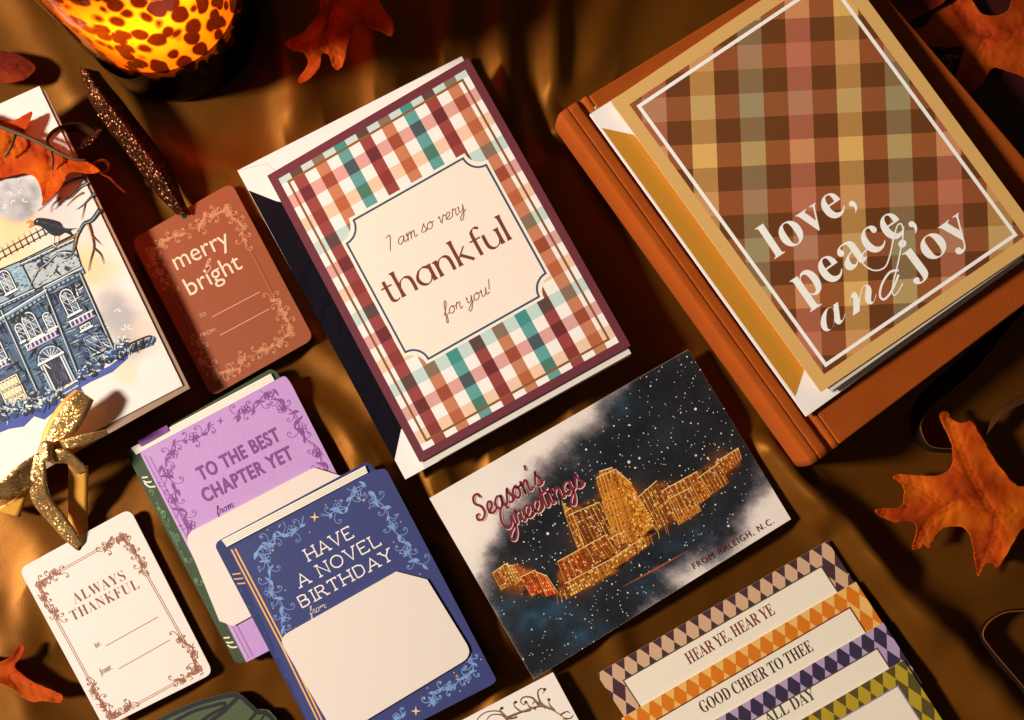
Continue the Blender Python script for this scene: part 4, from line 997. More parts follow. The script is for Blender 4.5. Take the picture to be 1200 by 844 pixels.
a.text('CHAPTER YET', (241, 589), (345, 536.5), 15.5, 0x83468c, 'sans', off=0.030, layer=4, space=1.12)
hand_text(a, 'from:', (255, 604), (276, 593), 4.8, .62, 0x7a4088)
a.done('lettering')
def gift_card(z, quad, rad, label, ref):
    s = Sheet(quad, z); s.thing('gift_card', label, 'gift card', 'blank cream gift cards in book shaped holders')
    slab(s, 'card', rounded(quad, rad), -0.7, 0, paper(0xe7d9cd, 0.5), edge=paper(0xdccfc0)); return s
gift_card(6.6, [(216, 627), (391, 536), (446, 640), (262, 740)], [13, -26, 10, -13], 'blank cream gift card tucked into the lilac book holder', None)
s = Sheet(Q['blue'], 9); s.thing('gift_card_holder', 'navy blue book shaped gift card holder reading HAVE A NOVEL BIRTHDAY', 'gift card holder', 'book shaped gift card holders')
slab(s, 'back_cover', rounded([(250, 637), (431, 540.5), (440, 551), (452, 549), (582, 798), (386, 898)], [9, 6, 3, 6, 0, 4]), -1.0, -0.3, paper(0x2d3568), edge=paper(0x4a5390))
a = Art(s, -0.3); a.cl = inset([(251.5, 639), (280, 630), (420, 898), (386, 898)], 1.5)
a.poly([(252.5, 647), (258, 650), (272, 646), (332, 757), (386, 880), (360, 850)], 0x262a4a, 0)
for k in range(3): a.stroke(spline([(263 + k * 4, 668 + k * 5.5), (270 + k * 4, 673 + k * 5.5), (282 + k * 4, 672 + k * 5.5)], 5), 1.6, 0xe0ae62, 3)
vine(a, [(276, 690), (300, 740), (330, 800), (356, 860)], 0x424f86, amp=3, wave=26, size=6.5, wd=.8, seed=61, layer=1, dense=1.2)
a.done('spine_print')
book_pages(s, [(260, 633), (428, 546), (431, 554), (266, 641)], 4, 0xb9a88c)
slab(s, 'front_cover', rounded([(269, 642), (436, 552), (452, 548.5), (582, 797), (577, 802), (386, 900)], [0, 2, 6, 3, 3, 0]), 0.1, 0.6, paper(0x3a4176), edge=paper(0x5a62a0))
a = Art(s, 0.6); OR = 0xe7b066; BL = 0x7f9cd2; a.cl = inset([(269, 642), (449, 548), (582, 798), (386, 900)], 1.0)
a.stroke([(271.5, 644), (332, 760), (390, 880)], 2.0, OR, 0); a.stroke([(276, 643), (336, 758), (394, 878)], 2.0, OR, 0)
cover_border(a, BL, None, [[(302, 641), (318, 634), (334, 628), (352, 614), (358, 606)], [(303, 644), (312, 658), (316, 680), (326, 702), (336, 742), (342, 756)]], [[(430, 571), (412, 578), (404, 596), (388, 604), (378, 600)], [(434, 574), (446, 592), (458, 610), (470, 632), (482, 650), (498, 664)]], 51, None, 0xe0a878)
vine(a, [(552, 760), (552, 775), (550, 790), (532, 802), (512, 812), (500, 826)], BL, amp=2.6, wave=34, size=7.6, wd=.95, seed=71, layer=1, dots=0xe0a878, dense=1.1)
vine(a, [(476, 838), (462, 846), (446, 858)], BL, amp=2.6, wave=34, size=7, wd=.95, seed=73, layer=1)
star4(a, 369, 606, 6, 0xf3c886); star4(a, 487.5, 833, 6, 0xf3c886); star4(a, 320, 645, 2.6, 0xe8a860); star4(a, 426.5, 586.5, 2.6, 0xe8a860); star4(a, 535.5, 792, 2.6, 0xe8a860)
a.done('border_print')
a = Art(s, 0.6)
slab_text(a, 'HAVE', (363, 657), (415, 629), 14, 1.6, 0xf3e9df, 4)
slab_text(a, 'A NOVEL', (353, 688), (447, 638), 14, 1.6, 0xf3e9df, 4)
slab_text(a, 'BIRTHDAY', (355, 712), (461, 655), 13.5, 1.6, 0xf3e9df, 4)
hand_text(a, 'from:', (364, 721), (384, 711), 4.6, .62, 0xe6dcd6)
a.done('lettering')
gift_card(10.6, [(326, 748), (487, 657), (555, 768), (395, 865)], [14, -26, 16, -12], 'blank cream gift card tucked into the navy blue book holder', None)
# ================================================================== COUPON STRIPS WITH HARLEQUIN BORDERS
def strip(quad, z, c1, c2, cline, label, txt, tc, t0, t1, off):
    s = Sheet(quad, z); s.thing('coupon_strip', label, 'coupon strip', 'stacked paper strips with diamond borders')
    slab(s, 'strip_card', quad, -0.4, 0, paper(c2), edge=paper(0xcab79c))
    a = Art(s); q = [np.array(p, float) for p in quad]
    ex = np.array((14.45, -8.3)); v = np.array((7.9, 14.6)); p0 = q[0] + np.array((6.4, 10.4)) + ex * .35 + off
    for i in range(-6, 32):
        for j in range(-2, 6):
            c = p0 + ex * i + v * 2 * j
            dia = clip([tuple(c - v), tuple(c + ex / 2), tuple(c + v), tuple(c - ex / 2)], quad)
            if dia: a.poly(dia, c1, 0)
    a.done('diamond_print')
    a = Art(s); inn = inset(quad, 21.5); inn2 = [inn[0], inn[1], inn[2], inn[3]]
    # the plate runs down under the next strip
    dv = (q[3] - q[0]) / np.linalg.norm(q[3] - q[0]); inn2[2] = tuple(np.array(inn[2]) + dv * 22); inn2[3] = tuple(np.array(inn[3]) + dv * 22)
    pl_ = clip(inn2, inset(quad, 1.0))
    a.poly(pl_, cline, 2); a.poly(inset(pl_, 1.6), 0xf0e4cf, 3); a.done('text_plate')
    if txt:
        a = Art(s); a.text(txt, t0, t1, 14.2, tc, 'serif', off=-0.002, layer=5, space=0.98); a.done('lettering')
dn = np.array((46, 71.))
def sq(tl, tr, k=1.0):
    tl, tr = np.array(tl, float), np.array(tr, float); return [tuple(tl), tuple(tr), tuple(tr + dn * k), tuple(tl + dn * k)]
strip(sq((699, 790), (969.5, 634)), 3.0, 0xd0a886, 0x4a3038, 0x4a4a2c, 'dark plum and tan strip reading HEAR YE, HEAR YE', 'HEAR YE, HEAR YE', 0x7a2c2c, (808, 779), (909, 719), 0)
strip(sq((728, 842), (1003, 682)), 3.8, 0xd8761a, 0xeab764, 0x6e2418, 'orange diamond strip reading GOOD CHEER TO THEE', 'GOOD CHEER TO THEE', 0x3f2a1e, (824, 836), (954, 762), 0)
strip(sq((760, 889), (1035, 730)), 4.6, 0x3a3048, 0xb49cbc, 0x5a4038, 'lilac and dark violet diamond strip reading ALL DAY', 'ALL DAY', 0x4a4a2a, (900, 849), (957, 818), 0)
strip(sq((785, 933), (1059, 774), 1.3), 5.4, 0xb59a2a, 0x5a4c26, 0x9c8aa0, 'olive and yellow diamond strip on the front of the stack', None, 0, 0, 0, 0)
# ================================================================== WHITE CARD WITH BROWN SCROLLS, DARK GREEN BOOK CUTOUT
s = Sheet(Q['white'], 3); s.thing('note_card', 'plain white card with dark brown acanthus scrolls', 'note card')
slab(s, 'card', Q['white'], -0.5, 0, paper(0xf1e6dc))
a = Art(s); DB = 0x4a3226
def acan(pts, w0):
    L_ = spline(pts, 10); a.stroke(L_, w0, DB, 1, taper=1); a.stroke([(x - .4, y - .5) for x, y in L_], w0 * .35, 0xa87a4c, 2, taper=1)
acan([(592, 842), (612, 834), (634, 828), (654, 836), (672, 852)], 3.2)
for pts in ([(645, 831), (634, 824), (630, 812), (634, 807), (638, 809), (636, 813)], [(632, 828), (624, 818), (614, 817), (610, 822), (614, 826), (617, 822)], [(622, 832), (612, 834), (604, 829), (602, 824), (605, 823)],
            [(606, 840), (596, 842), (586, 834), (572, 834), (562, 840), (556, 850)], [(590, 838), (586, 832), (588, 830)], [(650, 833), (644, 826), (643, 820)], [(596, 846), (588, 838), (576, 838), (570, 844)],
            [(656, 838), (664, 834), (668, 836)], [(628, 831), (620, 828), (618, 824)], [(640, 830), (628, 822), (624, 826)], [(660, 842), (668, 842), (672, 838)]): acan(pts, 2.6)
for x, y in ((638, 808), (616, 823), (604, 823), (588, 830), (643, 820)): a.disc(x, y, 1.8, DB, 3)
a.done('scroll_print')
gq = [(180, 838), (330, 838), (330, 880), (180, 880)]
s = Sheet(gq, 2.5); s.thing('book_cutout', 'dark green die cut paper book with black outlines', 'paper cutout')
ol = spline([(170, 851), (200, 835), (232, 821.5), (262, 813.5)], 5) + spline([(274, 811.5), (281, 813), (292, 822)], 4) + [(302, 831.5), (308, 831), (315, 832), (323, 841), (345, 880), (170, 880)]
slab(s, 'paper', ol, -0.8, 0, paper(0x4a5438), edge=paper(0x6a6a4a))
a = Art(s); BK = 0x1d1c1e
a.stroke([(170, 854)] + spline([(200, 838), (232, 824.5), (262, 816.5), (275, 814.5)], 5) + [(283, 817), (302, 835), (310, 834.5), (318, 841), (335, 870)], 5.2, BK, 1)
a.stroke(spline([(196, 850), (226, 834), (250, 827), (262, 824), (262, 829), (246, 838), (230, 850)], 6), 4.0, BK, 2)
a.stroke([(279, 817), (262, 834), (240, 850)], 4.6, BK, 2); a.stroke([(300, 835), (292, 845), (285, 856)], 3.4, BK, 2); a.stroke([(311, 836), (300, 852)], 2.2, BK, 2)
a.done('outline_print')
# ================================================================== CANDLE IN A TORTOISESHELL GLASS JAR
from mathutils.geometry import delaunay_2d_cdt
def lathe(name, prof, mats, parent, seg=72, cap=False, smooth=True):
    V, Fc, n = [], [], len(prof)
    for k in range(seg):
        a_ = 2 * math.pi * k / seg
        V += [(r * MM * math.cos(a_), r * MM * math.sin(a_), z * MM) for r, z in prof]
    for k in range(seg):
        for i in range(n - 1): Fc.append((k * n + i, ((k + 1) % seg) * n + i, ((k + 1) % seg) * n + i + 1, k * n + i + 1))
    return mesh_obj(name, V, Fc, mats, parent, smooth=smooth)
cp = at(208, 28, 0)
jar = thing('candle', 'burning candle in an amber tortoiseshell glass jar with a dark base', 'candle', cp); jar.scale = (1.05, 1.05, 1.05)
m, n, l, b = new_mat('tortoiseshell_glass')
tc = n.new('ShaderNodeTexCoord'); mp = n.new('ShaderNodeMapping'); mp.inputs['Scale'].default_value = (1, 1, 0.62); l.new(tc.outputs['Object'], mp.inputs[0])
nz = n.new('ShaderNodeTexNoise'); nz.inputs['Scale'].default_value = 60; l.new(mp.outputs[0], nz.inputs['Vector'])
av = n.new('ShaderNodeVectorMath'); av.operation = 'MULTIPLY_ADD'; av.inputs[1].default_value = (0.006,) * 3; l.new(nz.outputs['Color'], av.inputs[0]); l.new(mp.outputs[0], av.inputs[2])
vo_ = n.new('ShaderNodeTexVoronoi'); vo_.inputs['Scale'].default_value = 138; vo_.inputs['Randomness'].default_value = 0.9; l.new(av.outputs[0], vo_.inputs['Vector'])
sp_ = n.new('ShaderNodeSeparateColor'); l.new(vo_.outputs['Color'], sp_.inputs[0])
th = n.new('ShaderNodeMath'); th.operation = 'MULTIPLY_ADD'; th.inputs[1].default_value = 0.24; th.inputs[2].default_value = 0.49; l.new(sp_.outputs[0], th.inputs[0])
df = n.new('ShaderNodeMath'); df.operation = 'SUBTRACT'; l.new(th.outputs[0], df.inputs[0]); l.new(vo_.outputs['Distance'], df.inputs[1])
mk = n.new('ShaderNodeMapRange'); mk.inputs[1].default_value = -0.04; mk.inputs[2].default_value = 0.10; l.new(df.outputs[0], mk.inputs[0])
t1 = n.new('ShaderNodeBsdfTransparent'); t1.inputs[0].default_value = (1.0, 0.27, 0.016, 1)
t2 = n.new('ShaderNodeBsdfTransparent'); t2.inputs[0].default_value = (0.022, 0.0015, 0.0004, 1)
ms = n.new('ShaderNodeMixShader'); l.new(mk.outputs[0], ms.inputs[0]); l.new(t1.outputs[0], ms.inputs[1]); l.new(t2.outputs[0], ms.inputs[2])
gl = n.new('ShaderNodeBsdfGlossy'); gl.inputs['Roughness'].default_value = 0.06
lw = n.new('ShaderNodeLayerWeight'); lw.inputs[0].default_value = 0.18
fc_ = n.new('ShaderNodeLayerWeight'); fc_.inputs[0].default_value = 0.5
t3 = n.new('ShaderNodeBsdfTransparent'); t3.inputs[0].default_value = (0.035, 0.012, 0.002, 1)
fr_ = n.new('ShaderNodeMapRange'); fr_.inputs[1].default_value = 0.34; fr_.inputs[2].default_value = 0.80; l.new(fc_.outputs['Facing'], fr_.inputs[0])
m3 = n.new('ShaderNodeMixShader'); l.new(fr_.outputs[0], m3.inputs[0]); l.new(ms.outputs[0], m3.inputs[1]); l.new(t3.outputs[0], m3.inputs[2]); ms = m3
m2 = n.new('ShaderNodeMixShader'); l.new(lw.outputs['Fresnel'], m2.inputs[0]); l.new(ms.outputs[0], m2.inputs[1]); l.new(gl.outputs[0], m2.inputs[2])
l.new(m2.outputs[0], n['Material Output'].inputs['Surface'])
lathe('glass_jar', spline([(42, 0.4), (44.5, 1.2), (46.2, 4), (46.5, 12), (46.5, 40), (46.5, 80), (46.5, 122)], 6), m, jar)
mb_, n, l, b = new_mat('dark_base_glass'); b.inputs['Base Color'].default_value = (0.010, 0.010, 0.003, 1); b.inputs['Roughness'].default_value = 0.08; b.inputs['Specular IOR Level'].default_value = 0.6
lathe('jar_base', [(0, 0.5), (42, 0.7), (44, 2.0), (45.3, 5.5), (45.6, 24), (44.5, 30), (36, 27), (0, 25)], mb_, jar)
mw, n, l, b = new_mat('wax')
for x in list(n):
    if x.type != 'OUTPUT_MATERIAL': n.remove(x)
tl = n.new('ShaderNodeBsdfTranslucent'); tl.inputs[0].default_value = (1.0, 0.72, 0.36, 1); dfu = n.new('ShaderNodeBsdfDiffuse'); dfu.inputs[0].default_value = (0.55, 0.36, 0.14, 1)
mxs = n.new('ShaderNodeMixShader'); mxs.inputs[0].default_value = 0.3; l.new(tl.outputs[0], mxs.inputs[1]); l.new(dfu.outputs[0], mxs.inputs[2]); l.new(mxs.outputs[0], n['Material Output'].inputs['Surface'])
lathe('wax', [(0, 27), (32, 28), (40, 31), (44.0, 37), (44.8, 46), (44.8, 66), (44.8, 114)], mw, jar)
mf, n, l, b = new_mat('flame'); b.inputs['Emission Color'].default_value = (1, 0.62, 0.18, 1); b.inputs['Emission Strength'].default_value = 10
lathe('flame', spline([(0, 72), (2.6, 75), (3.4, 80), (2.4, 87), (0.8, 94), (0, 97)], 4), mf, jar, 16)
pl_ = bpy.data.lights.new('candle_flame', 'POINT'); pl_.energy = 0.95; pl_.color = (1, 0.56, 0.16); pl_.shadow_soft_size = 0.006
po = bpy.data.objects.new('candle_flame', pl_); COL.objects.link(po); po.parent = jar; po.location = (-0.004, -0.020, 0.082)
# ================================================================== LEAVES
def leaf_mat(name, c0, c1, c2):
    m, n, l, b = new_mat(name)
    tc = n.new('ShaderNodeTexCoord'); no = n.new('ShaderNodeTexNoise'); no.inputs['Scale'].default_value = 45; no.inputs['Detail'].default_value = 5; l.new(tc.outputs['Object'], no.inputs['Vector'])
    cr = n.new('ShaderNodeValToRGB'); e = cr.color_ramp.elements; e[0].position = 0.36; e[0].color = c0; e[1].position = 0.66; e[1].color = c2; x = e.new(0.5); x.color = c1
    l.new(no.outputs[0], cr.inputs[0]); l.new(cr.outputs[0], b.inputs['Base Color'])
    fi = n.new('ShaderNodeTexNoise'); fi.inputs['Scale'].default_value = 700; l.new(tc.outputs['Object'], fi.inputs['Vector'])
    bp = n.new('ShaderNodeBump'); bp.inputs['Strength'].default_value = 0.3; bp.inputs['Distance'].default_value = 0.0004; l.new(fi.outputs[0], bp.inputs['Height']); l.new(bp.outputs[0], b.inputs['Normal'])
    b.inputs['Roughness'].default_value = 0.8; b.inputs['Specular IOR Level'].default_value = 0.12
    tr = n.new('ShaderNodeBsdfTranslucent'); l.new(cr.outputs[0], tr.inputs[0]); mx = n.new('ShaderNodeMixShader'); mx.inputs[0].default_value = 0.35
    l.new(b.outputs[0], mx.inputs[1]); l.new(tr.outputs[0], mx.inputs[2]); l.new(mx.outputs[0], n['Material Output'].inputs['Surface'])
    return m
ORANGE = leaf_mat('leaf_orange', (0.42, 0.036, 0.003, 1), (0.60, 0.078, 0.004, 1), (0.74, 0.15, 0.005, 1))
RUST = leaf_mat('leaf_rust', (0.34, 0.028, 0.003, 1), (0.52, 0.060, 0.004, 1), (0.64, 0.11, 0.006, 1))
DARKRED = leaf_mat('leaf_dark_red', (0.13, 0.010, 0.003, 1), (0.22, 0.020, 0.004, 1), (0.34, 0.045, 0.006, 1))
STEM = paper(0x4a3a1c, 0.6)
def oak_leaf(label, outline, z, mat, veins, stem=None, curl_=3.0, bump=1.0, seed=1, tilt=(0, 0), group='fabric autumn leaves scattered on the cloth', stem_mat=None):
    ol = spline(outline, 5, True); jx_ = np.array(ol)
    ol = [tuple(p) for p in jx_ + np.stack([fbm(jx_[:, 0], jx_[:, 1], 6, seed + 50, 2) - .5, fbm(jx_[:, 0], jx_[:, 1], 6, seed + 60, 2) - .5], 1) * 2.6]
    fine = []
    for vn in veins:
        S_ = spline(vn, 6)
        for k in range(2, len(S_) - 1, 3):
            dx, dy = S_[k + 1][0] - S_[k][0], S_[k + 1][1] - S_[k][1]; an = math.atan2(dy, dx)
            for sg in (1, -1):
                L2 = 16 + 8 * math.sin(k * 1.7 + sg); fine.append([S_[k], (S_[k][0] + L2 * .5 * math.cos(an + sg * .8), S_[k][1] + L2 * .5 * math.sin(an + sg * .8)), (S_[k][0] + L2 * math.cos(an + sg * .62), S_[k][1] + L2 * math.sin(an + sg * .62))])
    xs = np.array([p[0] for p in ol]); ys = np.array([p[1] for p in ol]); cx, cy = xs.mean(), ys.mean()
    pts = [Vector(p) for p in ol]; N = len(pts); st = 1.9; k = 0
    for gx in np.arange(xs.min(), xs.max(), st):
        for gy in np.arange(ys.min(), ys.max(), st):
            q = (gx + (0.5 * st if k % 2 else 0), gy); k += 1
            if inside(q, ol): pts.append(Vector(q))
    v, e, f, *_ = delaunay_2d_cdt(pts, [], [list(range(N))], 1, 0.2)
    X = np.array([p.x for p in v]); Y = np.array([p.y for p in v])
    sd = np.maximum(sdist(X, Y, ol), 0)
    H = z + curl_ * np.exp(-(sd / 9.0)) * (fbm(X, Y, 55, seed, 2) * 1.6 - 0.45) + (fbm(X, Y, 70, seed + 9, 2) - 0.5) * 7
    for vn in veins: H -= bump * np.exp(-(pdist(X, Y, spline(vn, 5)) / 5.0) ** 2)
    for vn in veins: H += 0.55 * np.exp(-(pdist(X, Y, spline(vn, 5)) / 1.5) ** 2)
    for vn in fine: H -= 0.32 * np.exp(-(pdist(X, Y, vn) / 1.6) ** 2)
    H += (fbm(X, Y, 9, seed + 20, 2) - .5) * .7
    H += (X - cx) * tilt[0] + (Y - cy) * tilt[1]
    o0_ = at(cx, cy, z * MM)
    t = thing('leaf', label, 'leaf', o0_, None, group)
    V = [at(x, y, max(h, 0.6) * MM) - o0_ for x, y, h in zip(X, Y, H)]
    fc = []
    for q in f:
        a_, b_, c_ = q[:3]; ar = (X[b_] - X[a_]) * (Y[c_] - Y[a_]) - (Y[b_] - Y[a_]) * (X[c_] - X[a_]); fc.append((a_, c_, b_) if ar > 0 else (a_, b_, c_))
    o = mesh_obj('blade', V, fc, mat, t, smooth=True); sm = o.modifiers.new('s', 'SOLIDIFY'); sm.thickness = 0.00025; sm.offset = -1
    for vn, w_ in (stem or []):
        tube('stem', [(x, y, hz) for x, y, hz in vn], w_, stem_mat or STEM, t, o0_)
    return t
def tube(name, pts, r, mat, parent, org):
    L_ = spline(pts, 8); W3 = [at(x, y, z * MM) - org for x, y, z in L_]; V, Fc, k = [], [], 7
    for i, p in enumerate(W3):
        tg = (W3[min(i + 1, len(W3) - 1)] - W3[max(i - 1, 0)]).normalized(); a_ = tg.cross(Vector((0, 0, 1))).normalized(); b_ = a_.cross(tg)
        rr = r * MM * (1 - 0.5 * i / len(W3))
        V += [p + (a_ * math.cos(6.2832 * q / k) + b_ * math.sin(6.2832 * q / k)) * rr for q in range(k)]
    for i in range(len(W3) - 1):
        for q in range(k): Fc.append((i * k + q, i * k + (q + 1) % k, (i + 1) * k + (q + 1) % k, (i + 1) * k + q))
    Fc.append(tuple(reversed(range(k)))); Fc.append(tuple(range((len(W3) - 1) * k, len(W3) * k)))
    return mesh_obj(name, V, Fc, mat, parent, smooth=True)
oak_leaf('bright orange leaf with an olive midrib lying over the mansion card', [(-40, 138), (0, 141), (15, 142), (26, 136), (38, 131), (35, 143), (29, 158), (45, 166), (62, 174), (82, 184), (102, 189), (117, 200), (112, 204), (95, 203), (82, 203), (76, 213), (69, 225), (58, 234), (50, 241), (50, 230), (46, 216), (40, 207), (28, 204), (14, 207), (0, 209), (-30, 212), (-60, 180)], 22, ORANGE,
    [[(-40, 138), (0, 150), (30, 165), (60, 180), (110, 198)], [(58, 178), (62, 200), (54, 232)], [(20, 160), (10, 180), (-5, 200)]],
    [([(-30, 135, 25), (0, 148, 26), (40, 164, 26.5), (82, 185, 26), (100, 188, 25)], 1.5), ([(18, 158, 26), (13, 172, 26), (6, 184, 24)], 0.9), ([(60, 178, 26), (62, 188, 26), (61, 199, 24)], 0.9)], curl_=3.5, seed=3)
oak_leaf('dark red leaf in the shade at the left edge above the card corner', [(-40, 58), (8, 61), (30, 68), (43, 80), (32, 92), (20, 96), (0, 98), (-40, 92)], 9, DARKRED, [[(-30, 70), (10, 76), (40, 80)]], seed=5)
oak_leaf('rust orange leaf at the top between the candle and the plaid card', [(372, -30), (376, 8), (370, 22), (358, 36), (345, 44), (334, 51), (343, 59), (356, 62), (361, 72), (356, 84), (350, 92), (354, 98), (368, 88), (376, 77), (378, 63), (386, 66), (391, 78), (397, 83), (404, 72), (408, 50), (415, 31), (428, 32), (445, 37), (459, 42), (462, 29), (454, 15), (445, 0), (440, -30), (405, -45)], 34, RUST,
    [[(410, -40), (396, 0), (378, 60)], [(396, 0), (360, 40), (336, 51)], [(400, 0), (430, 15), (458, 38)], [(386, 40), (392, 60), (397, 80)]], seed=8, tilt=(0, -0.02))
oak_leaf('wide dark rust leaf in the top right corner over the dark book', [(1064, 38), (1072, 47), (1083, 53), (1105, 56), (1128, 57), (1123, 80), (1117, 112), (1127, 108), (1136, 112), (1151, 99), (1164, 80), (1185, 85), (1225, 90), (1240, 20), (1215, -20), (1190, -6), (1182, 12), (1164, 19), (1148, 14), (1136, -4), (1118, 2), (1096, 14), (1084, 30)], 14, RUST,
    [[(1230, 20), (1180, 40), (1130, 36), (1070, 40)], [(1160, 40), (1140, 75), (1122, 108)], [(1150, 38), (1130, 20), (1120, 4)]], seed=12, curl_=5)
oak_leaf('small dark red leaf tip at the top edge beside the brown plaid card', [(1037, 30), (1044, 16), (1054, 3), (1058, -20), (1110, -30), (1112, -4), (1094, 11), (1078, 19), (1061, 29), (1056, 21), (1048, 22)], 14, DARKRED, [[(1100, -20), (1070, 5), (1042, 26)]], seed=14, curl_=4)
oak_leaf('orange leaf with five pointed lobes on the cloth at the right edge', [(1101, 488), (1110, 482), (1118, 493), (1128, 496), (1139, 494), (1147, 505), (1154, 518), (1163, 534), (1175, 551), (1188, 565), (1200, 570), (1230, 560), (1240, 600), (1222, 618), (1200, 620), (1187, 638), (1179, 652), (1169, 665), (1162, 660), (1154, 662), (1147, 676), (1143, 658), (1139, 633), (1132, 621), (1122, 617), (1108, 619), (1098, 628), (1090, 643), (1083, 638), (1076, 644), (1069, 643), (1074, 626), (1071, 612), (1048, 612), (1027, 602), (1031, 596), (1055, 594), (1060, 578), (1056, 566), (1047, 561), (1056, 556), (1080, 558), (1104, 556), (1115, 546), (1117, 530), (1112, 512)], 11, ORANGE,
    [[(1230, 600), (1180, 598), (1130, 590), (1080, 590), (1035, 600)], [(1160, 596), (1135, 550), (1112, 490)], [(1170, 598), (1165, 630), (1150, 670)], [(1120, 590), (1090, 610), (1074, 640)], [(1100, 588), (1080, 572), (1052, 560)]], seed=17, curl_=3.5)
oak_leaf('small red orange leaf curling at the left edge below the cream tag', [(-30, 772), (0, 776), (14, 768), (22, 757), (29, 757), (27, 768), (18, 781), (26, 790), (40, 800), (58, 808), (73, 815), (72, 824), (56, 822), (40, 823), (26, 817), (12, 806), (-6, 800), (-30, 798)], 8, RUST, [[(-20, 785), (20, 795), (70, 820)]], seed=21, curl_=4)
tw = thing('leaf_stalk', 'thin curled red stalk lying beside the tip of the bright orange leaf', 'leaf stalk', at(125, 200, 0.012))
tube('stalk', [(110, 192, 15), (120, 188, 17), (127, 192, 15), (126, 200, 14), (118, 203, 14), (128, 208, 12), (137, 217, 9), (147, 226, 7)], 1.0, paper(0x9a3c10, 0.6), tw, at(125, 200, 0.012))
# ================================================================== RIBBONS
def ribbon(name, A_, B_, mat, parent, org, back=None, n=10, thick=0.25):
    """ruled band between two edges, each a list of (px, py, z mm)"""
    P, Qq = spline(A_, n), spline(B_, n); V, Fc, w_ = [], [], 5
    w3 = lambda a_: at(a_[0], a_[1], a_[2] * MM)
    sgn = sum((w3(P[i + 1]) - w3(P[i])).cross(w3(Qq[i]) - w3(P[i])).dot(CP - w3(P[i])) for i in range(len(P) - 1))
    if sgn > 0: P, Qq = Qq, P
    for a_, b_ in zip(P, Qq):
        a3, b3 = at(a_[0], a_[1], a_[2] * MM) - org, at(b_[0], b_[1], b_[2] * MM) - org
        V += [a3.lerp(b3, k / (w_ - 1)) for k in range(w_)]
    for i in range(len(P) - 1):
        for k in range(w_ - 1): Fc.append((i * w_ + k, i * w_ + k + 1, (i + 1) * w_ + k + 1, (i + 1) * w_ + k))
    o = mesh_obj(name, V, Fc, [mat, back or mat], parent, smooth=True)
    m = o.modifiers.new('s', 'SOLIDIFY'); m.thickness = thick * MM; m.offset = 0; m.material_offset = 1 if back else 0
    return o
GOLD = glitter('gold_glitter', (0.48, 0.22, 0.05, 1), (0.88, 0.58, 0.24, 1), 1700, 0.30)
GSAT = satin('gold_satin', (0.72, 0.34, 0.055), rough=0.35, spec=0.5)
COPPER = glitter('copper_glitter', (0.015, 0.005, 0.002, 1), (0.17, 0.045, 0.010, 1), 1500, 0.7)
DSAT = satin('brown_satin', (0.06, 0.022, 0.008), rough=0.4, spec=0.4)
bo = at(45, 525, 0.014)
bow = thing('ribbon_bow', 'gold glitter ribbon bow tied to the cream gift tag', 'ribbon bow', bo)
ribbon('loop', [(52, 520, 22), (58, 503, 24), (66, 488, 27), (78, 470, 30), (92, 457, 29)], [(70, 519, 22), (80, 513, 23), (91, 504, 25), (102, 487, 27), (110, 469, 27)], GOLD, bow, bo, GSAT)
ribbon('loop', [(88, 457, 28.5), (73, 470, 28), (60, 488, 25), (52, 504, 22.5), (47, 520, 21)], [(92.5, 457.5, 28.8), (79, 470.5, 29.5), (67, 488.5, 26.6), (59, 503.5, 23.6), (53, 520, 21.5)], GSAT, bow, bo)
ribbon('loop', [(62, 518, 23), (82, 513, 24.5), (102, 508, 24.5), (124, 503.5, 23)], [(64, 530, 21), (84, 527, 22), (104, 519.5, 22), (127, 508.5, 21.5)], GOLD, bow, bo, GSAT)
ribbon('knot', [(44, 527, 21), (49, 518, 26), (58, 517, 26.5), (68, 524, 21)], [(45, 544, 20), (51, 541, 25), (58, 541, 25.5), (68, 542, 20)], GOLD, bow, bo, GSAT)
ribbon('tail', [(58, 528, 24), (72, 526, 25), (84, 531, 24), (96, 542, 21), (104, 551, 17)], [(56, 541, 21), (67, 543, 22), (76, 543, 21), (83, 547, 19), (89, 556, 15)], GOLD, bow, bo, GSAT)
ribbon('tail', [(103, 546, 18), (103.5, 562, 12), (103, 585, 8), (103, 606, 3.5), (103, 640, 2)], [(80, 540, 19), (80, 560, 12.5), (80, 585, 8), (80, 606, 3.5), (81, 640, 2)], GSAT, bow, bo)
ribbon('tail', [(39, 533, 24), (36, 553, 22), (35, 575, 18), (40, 592, 14), (57, 612, 10), (74, 631, 7), (90, 645, 4.7)], [(52, 533, 25), (54, 550, 23), (56, 570, 19), (62, 586, 15), (76, 604, 11), (88, 621, 8), (97, 636, 5)], GOLD, bow, bo, GSAT)
ribbon('loop', [(46, 530, 23), (28, 541, 26), (12, 554, 27), (-4, 566, 26), (-18, 576, 24)], [(42, 564, 20), (28, 576, 19), (14, 585, 19), (0, 585, 19), (-12, 586, 20)], GOLD, bow, bo, GSAT)
ribbon('loop', [(41, 562, 18), (35, 573, 15), (29, 588, 10), (24, 606, 4)], [(28, 574, 17), (22, 582, 14), (8, 590, 9), (-8, 598, 6)], GSAT, bow, bo)
mo = at(150, 170, 0.01)
mr = thing('ribbon', 'dark copper glitter ribbon threaded through the merry and bright tag', 'ribbon', mo)
RM = [(100, 80, 16), (110, 98, 21), (126, 121, 22), (145, 145, 21), (164, 170, 20), (184, 197, 18), (202, 226, 13), (217, 251, 8)]
ribbon('tail', [(94, 78, 9), (98, 99, 13), (109, 125, 14), (125, 150, 13), (143, 173, 12), (161, 197, 11), (184, 228, 8), (208, 252, 6)], RM, COPPER, mr, mo, DSAT)
ribbon('tail', RM, [(116, 84, 8), (126, 98, 9), (143, 118, 9), (161, 142, 9), (181, 168, 9), (200, 195, 9), (212, 226, 8), (223, 253, 6)], COPPER, mr, mo, DSAT)
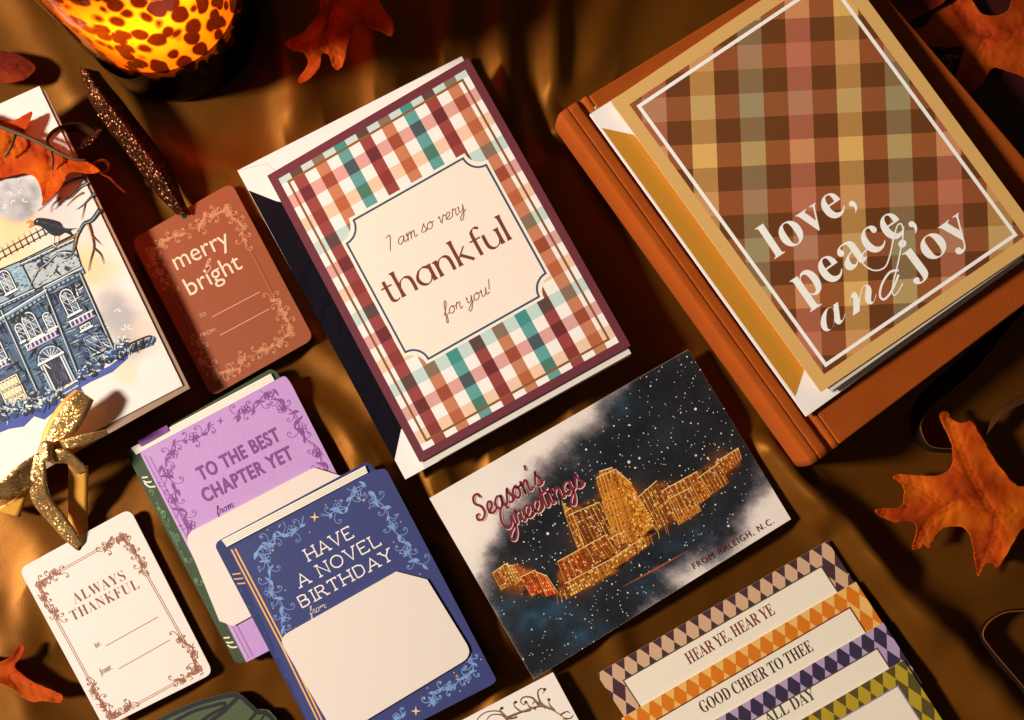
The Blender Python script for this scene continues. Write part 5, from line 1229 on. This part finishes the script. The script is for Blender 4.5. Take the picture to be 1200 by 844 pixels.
ribbon('loop', [(112, 152, 12), (96, 144, 17), (78, 145, 20), (62, 152, 21), (54, 164, 20), (62, 172, 18), (80, 176, 15)], [(112, 164, 8), (97, 156, 11), (82, 154, 13), (68, 158, 14), (62, 166, 14), (66, 175, 13), (82, 180, 11)], DSAT, mr, mo, COPPER)
ribbon('loop', [(80, 176, 16), (96, 174, 16), (110, 166, 15), (120, 152, 13)], [(82, 162, 12), (96, 162, 12), (108, 156, 11), (112, 148, 10)], COPPER, mr, mo, DSAT)
# ---- black satin ribbon curling on the right and the loop below it
BSAT = satin('black_satin', (0.012, 0.006, 0.004), rough=0.45, spec=0.25)
CEDGE = satin('copper_edge_highlight', (0.22, 0.06, 0.02), rough=0.4, spec=0.4)
ro = at(1110, 480, 0.004)
br = thing('ribbon', 'black satin ribbon curling round behind the orange leaf on the right', 'ribbon', ro)
RA = [(1216, 330, 3), (1170, 382, 1), (1124, 422, .8), (1080, 462, .8), (1067, 490, .8), (1071, 513, .8), (1087, 528, .8), (1118, 531, .8)]
RB = [(1230, 330, 10), (1188, 380, 9), (1140, 437, 9), (1101, 470, 9), (1082, 490, 9), (1080, 506, 9), (1091, 523, 8), (1118, 526, 8)]
ribbon('band', RA, RB, BSAT, br, ro)
tube('highlight_trim', [(x, y, z + .3) for x, y, z in RB], 0.35, CEDGE, br, ro)  # copper-coloured tube puts the ribbon's edge highlight into colour and shape
ribbon('tail', [(1149, 508, 4), (1168, 482, 3), (1185, 470, 2), (1215, 456, 2)], [(1153, 514, 9), (1172, 490, 9), (1190, 477, 8), (1215, 468, 8)], DSAT, br, ro)
ro2 = at(1180, 755, 0.005)
b2 = thing('ribbon', 'dark ribbon loop with a thin copper edge in the lower right corner', 'ribbon', ro2)
LA = [(1240, 712, 1), (1200, 714, 1), (1176, 716, 1), (1154, 729, 1), (1147, 745, 1), (1156, 764, 1), (1176, 790, 1), (1200, 820, 1), (1225, 860, 1)]
LB_ = [(1240, 714, 8), (1200, 716, 8), (1178, 718, 8), (1159, 729, 8), (1152, 744, 8), (1160, 758, 8), (1179, 781, 8), (1202, 808, 8), (1228, 845, 8)]
ribbon('band', LA, LB_, BSAT, b2, ro2)
tube('highlight_trim', [(x, y, z + .3) for x, y, z in LB_], 0.4, CEDGE, b2, ro2)
# ---- dark book in the upper right corner
bkq = [(1020, 60), (1180, -70), (1340, 170), (1180, 290)]
s = Sheet(bkq, 8); s.thing('dark_book', 'dark burgundy book with dull gold capitals under the top right leaf', 'book')
slab(s, 'cover', bkq, -7.5, 0, paper(0x35100c, 0.5)); a = Art(s); DG = 0x8a5a1e
a.text('WHEN', (1066, 110), (1129, 69), 15, DG, 'serif', off=0.0, layer=2)
a.text('IT', (1088, 126), (1113, 110), 15, DG, 'serif', off=0.0, layer=2)
a.stroke([(1086, 55), (1108, 58), (1130, 61)], 1.0, DG, 2); a.stroke([(1088, 51), (1110, 54), (1130, 57)], 0.8, DG, 2)
a.done('lettering')
